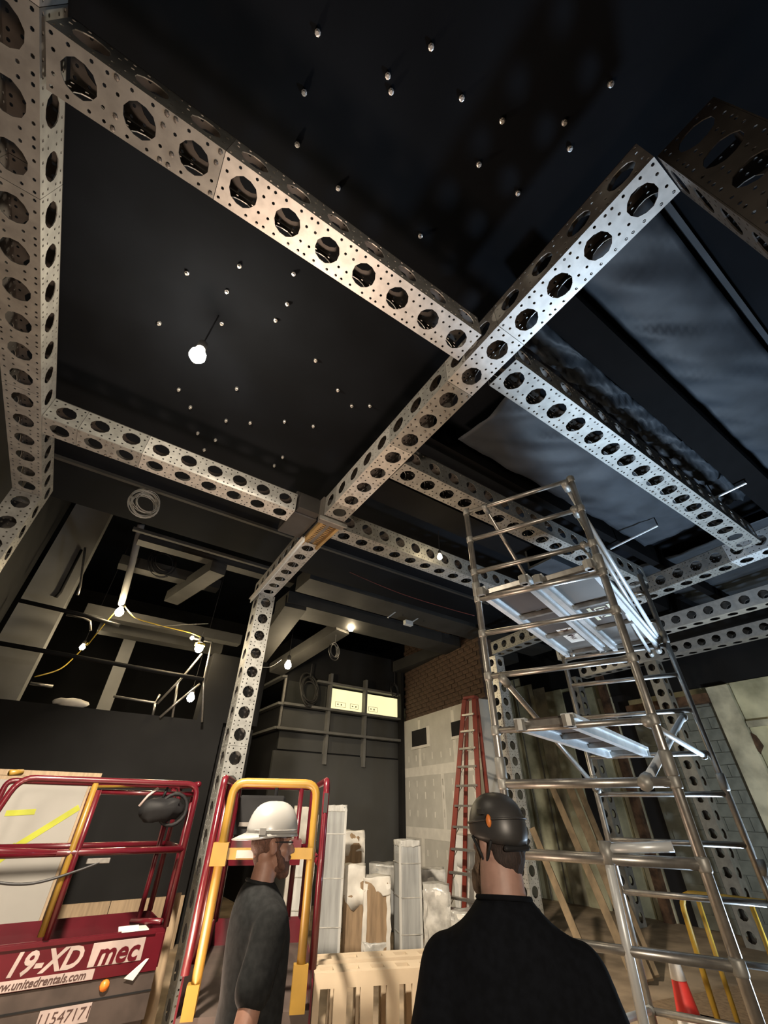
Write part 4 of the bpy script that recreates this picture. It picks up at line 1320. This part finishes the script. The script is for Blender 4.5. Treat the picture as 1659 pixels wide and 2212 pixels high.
def person(label, pos, face, head_turn, S, build=1.0, skin='skin', hairm='hair', shirt='shirt', hat='hard', arms=(0, 0), head_tilt=0.0, beard=1.0, shoulder=1.33, hair=1.0, nh=0.115):
    """local: facing +y, right +x, feet on z=0, crown at 1.70*S"""
    t = thing('person', label, 'person', pos, -R(face))
    k = S
    B = build

    def P(x, y, z):
        return Vector((x * k, y * k, z * k))
    body, sh, pants = MB(), MB(), MB()
    sz = shoulder
    # trunk and legs of the body
    body.loft([(0.86, .12, .08, 0), (0.92, .14 * B, .095 * B, 0), (1.05, .135 * B, .09 * B, .01), (sz - .12, .15 * B, .10 * B, .005), (sz - .02, .14 * B, .085 * B, -.01), (sz + .03, .08, .05, -.02), (sz + .06, .05, .04, -.02)], 24, k)
    hd = MB()
    for s_ in (-1, 1):
        body.capsule(P(s_ * .09, 0, .92), P(s_ * .10, .01, .49), .085 * k, .058 * k)
        body.capsule(P(s_ * .10, .01, .49), P(s_ * .10, -.01, .10), .055 * k, .04 * k)
        a = arms[0] if s_ < 0 else arms[1]
        shd = P(s_ * .178 * B, -.015, sz)
        elb = shd + Vector((s_ * .075, -0.03 + a * 0.10, -.29)) * k
        wr = elb + Vector((s_ * .0 - s_ * a * .06, .07 + a * .12, -.245)) * k
        body.capsule(shd - Vector((0, 0, .03)), elb, .046 * k * B, .045 * k * B)
        body.capsule(elb, wr, .045 * k * B, .029 * k)
        # hand: palm, four unequal curled fingers, a thumb
        d = (wr - elb).normalized()
        side = Vector((0, 1, 0))
        side = (side - d * side.dot(d)).normalized()
        inn = d.cross(side) * s_
        palm0, palm1 = wr + d * .015 * k, wr + d * .075 * k
        for q in (-.5, .5):
            body.capsule(palm0 + side * q * .03 * k, palm1 + side * q * .042 * k, .017 * k, .017 * k, 8)
        for fi, ln in enumerate((.068, .078, .073, .056)):
            b0 = palm1 + side * (0.033 - 0.0215 * fi) * k
            b1 = b0 + (d * .9 + inn * .25) * ln * .5 * k
            b2 = b1 + (d * .55 + inn * .8).normalized() * ln * .5 * k
            body.capsule(b0, b1, .0095 * k, .0085 * k, 8)
            body.capsule(b1, b2, .0085 * k, .007 * k, 8)
        th0 = palm0 + side * .03 * k + d * .01 * k
        th1 = th0 + (d * .6 + side * .6 + inn * .5).normalized() * .04 * k
        body.capsule(th0, th1, .0125 * k, .0105 * k, 8)
        body.capsule(th1, th1 + (d * .9 + inn * .4).normalized() * .03 * k, .0105 * k, .008 * k, 8)
        # sleeve
        q = shd.lerp(elb, 0.66)
        sh.capsule(shd - Vector((0, 0, .015)), q, .074 * k * B, .074 * k * B, 14)
    # neck
    nr = .062 * k * (1.24 if B > 1.1 else .97)
    body.capsule(P(0, -.03, sz + nh * .3), P(0, -.012, 1.49), nr * 1.08, nr * .94, 16)
    # head, turned about the neck
    HM = Matrix.Translation(P(0, .01, 1.575)) @ Matrix.Rotation(R(-head_turn), 4, 'Z') @ Matrix.Rotation(R(head_tilt), 4, 'X') @ Matrix.Scale(k, 4)
    for (c, r) in (((0, -.012, .035), (.074, .094, .087)), ((0, .03, -.03), (.062, .066, .09)), ((0, .035, -.085), (.05, .052, .04)), ((0, -.03, -.04), (.062, .062, .06)),
                   ((-.045, .055, -.025), (.022, .024, .02)), ((.045, .055, -.025), (.022, .024, .02)), ((0, .078, -.108), (.02, .018, .016))):
        body.ball(c, r, 18, 12, HM)
    nose = MB().capsule((0, .088, .012), (0, .112, -.028), .010, .0145, 10)
    nose.capsule((-.012, .098, -.032), (.012, .098, -.032), .010, .010, 8)
    nose.capsule((-.042, .082, .026), (.042, .082, .026), .0095, .0095, 8)
    nose.capsule((-.02, .09, -.062), (.02, .09, -.062), .0075, .0075, 8)
    nose.capsule((-.018, .088, -.074), (.018, .088, -.074), .008, .008, 8)
    for s_ in (-1, 1):
        nose.ball((s_ * .075, -.008, -.012), (.010, .021, .034), 10, 8)
        nose.ball((s_ * .080, -.016, .004), (.009, .016, .018), 10, 8)
    body.add(nose.v, nose.f, HM)
    bo = melt('body', body, skin, t, 0.0085 * k, 3)
    # eyes
    for s_ in (-1, 1):
        e_ = MB().ball((s_ * .031, .083, .008), .0115, 10, 8, HM).build('eye', 'eye_white', t, True)
        MB().ball((s_ * .0315, .0915, .008), .0055, 8, 6, HM).build('iris', 'hair_dark', e_, True)
    # shirt
    sh.loft([(0.84, .178 * B, .128 * B, 0), (0.92, .180 * B, .130 * B, 0), (1.04, .172 * B, .128 * B, .008), (1.14, .180 * B, .132 * B, .006), (sz - .08, .192 * B, .130 * B, 0), (sz - .01, .192 * B, .118 * B, -.008),
             (sz + nh * .3, .172 * B, .105 * B, -.014), (sz + nh * .58, .132 * B, .092 * B, -.02), (sz + nh * .82, (.132 * B + nr / k * 1.13) * .46, .084, -.025), (sz + nh, nr / k * 1.13, nr / k * 1.13, -.027)], 28, k)
    for s_ in (-1, 1):
        sh.capsule(P(s_ * .07, -.025, sz + nh * .62), P(s_ * .165 * B, -.015, sz - .01), .042 * k, .066 * k * B, 14)
    so = melt('shirt', sh, shirt, t, 0.012 * k, 12, wrinkle=0.007, wf=11)
    # neckline band
    nz = sz + nh - .004
    pts = [P(nr / k * 1.14 * math.cos(a), -.027 + nr / k * 1.14 * math.sin(a), nz - .004 - .012 * math.sin(a)) for a in [2 * PI * i / 24 for i in range(24)]]
    MB().tube(pts, .008 * k, 6, True).build('collar', shirt, t, True)
    # trousers, boots
    pants.ball(P(0, 0, .90), (.172 * k * B, .125 * k * B, .10 * k), 16, 10)
    for s_ in (-1, 1):
        pants.capsule(P(s_ * .09, 0, .88), P(s_ * .10, .01, .49), .10 * k * B, .074 * k)
        pants.capsule(P(s_ * .10, .01, .49), P(s_ * .10, -.01, .09), .073 * k, .062 * k)
    melt('trousers', pants, 'jeans', t, 0.014 * k, 5, wrinkle=0.01, wf=14)
    for s_ in (-1, 1):
        b_ = MB().capsule(P(s_ * .10, -.03, .055), P(s_ * .115, .13, .045), .052 * k, .043 * k)
        b_.capsule(P(s_ * .10, -.01, .06), P(s_ * .10, -.01, .17), .052 * k, .055 * k)
        for v in b_.v:
            v.z = max(v.z, 0.004)
        melt('boot', b_, 'boot', t, 0.012 * k, 4)
    # hair and beard
    hb = MB()
    hb.ball((0, -.022, .02), (.079, .094, .088), 18, 12, HM)
    hb.ball((0, -.052, -.045), (.066 * hair, .048 * hair, .066 * hair), 14, 10, HM)
    for s_ in (-1, 1):
        hb.capsule((s_ * .072, .012, .02), (s_ * .070, .018, -.03), .010, .008, 8)
    for i in range(len(hb.v) - 60, len(hb.v)):
        pass
    h2 = MB()
    h2.v, h2.f = [v for v in hb.v], hb.f
    # the two sideburns are already in head space: move them with the head
    n0 = len(MB().ball((0, 0, 0), 1, 18, 12).v) + len(MB().ball((0, 0, 0), 1, 14, 10).v)
    for i in range(n0, len(h2.v)):
        h2.v[i] = HM @ h2.v[i]
    melt('hair', h2, hairm, t, 0.008 * k, 3, wrinkle=0.004, wf=60)
    bd_ = MB()
    bd_.ball((0, .048, -.088 - .008 * beard), (.055, .056, .034 + .014 * beard), 18, 12, HM)
    for s_ in (-1, 1):
        bd_.add(*(lambda q: (q.v, q.f, HM))(MB().capsule((s_ * .066, .02, -.03), (s_ * .05, .055, -.085), .014, .022, 10)))
    bd_.add(*(lambda q: (q.v, q.f, HM))(MB().capsule((-.025, .094, -.053), (.025, .094, -.053), .008, .008, 8)))
    bd_.ball((0, .068, -.112 - .03 * beard), (.036, .036, .016 + .03 * beard), 14, 10, HM)
    if beard > 1:
        bd_.ball((0, .10, -.125), (.046, .05, .06), 14, 10, HM)
    melt('beard', bd_, 'beard_brown' if beard > 1 else hairm, t, 0.007 * k, 3, wrinkle=0.006, wf=70)
    # headgear
    if hat == 'hard':
        BM = HM @ Matrix.Rotation(PI, 4, 'Z') @ Matrix.Translation((0, .012, .03))   # worn back to front: the brim points backwards
        dome = MB()
        N = 28
        for i in range(10):
            ph = PI / 2 * i / 9
            for j in range(N):
                a = 2 * PI * j / N
                r_ = math.cos(ph) ** 0.72 if i < 9 else 0
                x, y = .112 * r_ * math.cos(a), .135 * r_ * math.sin(a)
                z = .015 + .130 * math.sin(ph)
                rg = math.exp(-(x / .034) ** 4) * 0.010 * math.sin(ph) ** .5
                dome.v.append(BM @ Vector((x, y, z + rg)))
        for i in range(9):
            for j in range(N):
                l = (j + 1) % N
                dome.f.append([i * N + j, i * N + l, (i + 1) * N + l, (i + 1) * N + j])
        hh = dome.build('hard_hat', 'hat_white', t, True)
        md = hh.modifiers.new('t', 'SOLIDIFY')
        md.thickness = 0.004 * k
        br = MB()
        for j in range(N + 1):
            a = 2 * PI * j / N
            ex = 0.006 + 0.062 * max(0, math.sin(a)) ** 1.5
            for (q, dz) in ((0, .018), (1, .004 - .012 * max(0, math.sin(a)))):
                br.v.append(BM @ Vector(((.112 + ex * q * 0.6) * math.cos(a), (.135 + ex * q) * math.sin(a), dz)))
        for j in range(N):
            br.f.append([2 * j, 2 * j + 1, 2 * j + 3, 2 * j + 2])
        bb = br.build('brim', 'hat_white', hh, True)
        bb.modifiers.new('t', 'SOLIDIFY').thickness = 0.005 * k
        for s_ in (-1, 1):
            MB().box(s_ * .106 - .012, s_ * .106 + .012, .055, .085, .012, .04, BM).build('slot_clip', 'hat_white', hh)
            pp = [BM @ Vector((s_ * (.113 * math.cos(a)), .137 * math.sin(a), .03)) for a in [R(-60 + 10 * i) for i in range(12)]]
            MB().tube(pp, .003 * k, 6).build('rim_ridge', 'hat_white', hh, True)
        # glasses
        gl = MB().tube([HM @ Vector(q) for q in ((.08, -.01, .012), (.076, .06, .012), (.06, .094, .01))], .0028 * k, 6).build('glasses', 'black_plastic', t, True)
        MB().tube([HM @ Vector(q) for q in ((-.08, -.01, .012), (-.076, .06, .012), (-.06, .094, .01), (.06, .094, .01))], .0028 * k, 6).build('glasses_bridge', 'black_plastic', gl, True)
    else:
        BM = HM @ Matrix.Translation((0, -.01, .025)) @ Matrix.Scale(.92, 4)
        dome = MB()
        N = 30
        for i in range(11):
            ph = -0.45 + (PI / 2 + 0.45) * i / 10
            for j in range(N):
                a = 2 * PI * j / N
                r_ = max(math.cos(ph), 0) ** 0.8 if i < 10 else 0
                drop = 0.5 * (1 - math.sin(a)) if ph < 0 else 0.5
                z = .125 * math.sin(ph) if ph > 0 else (.085 * math.sin(ph)) * (0.45 + 0.75 * drop)
                dome.v.append(BM @ Vector((.106 * r_ * math.cos(a), .127 * r_ * math.sin(a), z)))
        for i in range(10):
            for j in range(N):
                l = (j + 1) % N
                dome.f.append([i * N + j, i * N + l, (i + 1) * N + l, (i + 1) * N + j])
        hh = dome.build('safety_helmet', 'hat_black', t, True)
        hh.modifiers.new('t', 'SOLIDIFY').thickness = 0.006 * k
        # raised shell edge, vents, sticker, cradle wheel, side clip and chin straps
        pp = [BM @ Vector((.108 * math.cos(a), .129 * math.sin(a), .028 - .012 * math.sin(a))) for a in [2 * PI * i / 30 for i in range(30)]]
        MB().tube(pp, .0035 * k, 6, True).build('shell_ridge', 'hat_black', hh, True)
        MB().box(-.112, -.098, -.055, -.025, .05, .066, BM).build('vent', 'rubber', hh)
        MB().box(.098, .112, -.055, -.025, .05, .066, BM).build('vent', 'rubber', hh)
        MB().ball((-.092, -.066, .03), (.010, .012, .021), 12, 8, BM).build('sticker', 'sticker_orange', hh, True)
        MB().box(.085, .118, -.03, .03, -.03, -.012, BM).build('side_clip', 'black_plastic', hh)
        lp = [BM @ Vector((.108, .02 + .022 * math.cos(a), -.055 + .024 * math.sin(a))) for a in [2 * PI * i / 16 for i in range(16)]]
        MB().tube(lp, .006 * k, 6, True).build('clip_loop', 'black_plastic', hh, True)
        for s_ in (-1, 1):
            MB().tube([BM @ Vector(q) for q in ((s_ * .095, -.07, -.03), (s_ * .082, -.02, -.09), (s_ * .06, .05, -.14))], .005 * k, 6).build('chin_strap', 'black_plastic', hh, True)
            MB().tube([BM @ Vector(q) for q in ((s_ * .098, .04, -.02), (s_ * .084, -.0, -.09))], .005 * k, 6).build('chin_strap', 'black_plastic', hh, True)
        MB().capsule((-.05, -.108, -.075), (.05, -.108, -.075), .014, .014, 10)
        cr_ = MB()
        for v in MB().capsule((-.05, -.10, -.052), (.05, -.10, -.052), .010, .010, 10).v:
            cr_.v.append(BM @ v)
        cr_.f = MB().capsule((-.05, -.10, -.052), (.05, -.10, -.052), .010, .010, 10).f
        cr_.build('cradle_band', 'black_plastic', hh, True)
    return t


person('bearded man in a white hard hat worn backwards and a dark t-shirt, in profile', az(22.2, 2.68), 93, 8, 0.952, 1.04, 'skin', 'hair', 'shirt', 'hard', arms=(0.5, -0.5), beard=0.2, shoulder=1.32, hair=0.80)
person('man in a black safety helmet and black t-shirt seen from behind', az(46.7, 1.95), 48, -40, 0.995, 1.18, 'skin_pale', 'hair_dark', 'shirt_black', 'climb', arms=(0.25, 0.1), beard=2.2, shoulder=1.255, nh=0.17)

# ------------------------------------------------------------------ groups of like things
GROUPS = {'perforated_girder': 'perforated girders of the steel frame', 'perforated_column': 'perforated columns of the steel frame', 'work_lamp': 'bare work lamps', 'power_cord': 'loose power cords and wires',
          'cable_coil': 'hanging coils of cable', 'guard_rail': 'mezzanine pipe rails', 'hanging_conduit': 'conduits and pipes over the mezzanine', 'scaffold_deck': 'scaffold decks', 'scissor_lift': 'red scissor lifts',
          'slotted_crate': 'cream slotted crates', 'foam_block': 'foam-wrapped blocks', 'wrapped_package': 'wrapped packages on the floor', 'plank': 'planks leaning on the plaster wall', 'plastic_sheet': 'dark plastic sheets under the ceiling',
          'thin_pipe': 'thin white pipes under the ceiling', 'hanging_rod': 'thin hanging rods', 'person': 'workers', 'floor_sheet': 'sheets lying on the floor'}
for o in list(SC.objects):
    if o.parent is None and o.get('category'):
        g_ = GROUPS.get(o.name.split('.')[0])
        if g_:
            o['group'] = g_
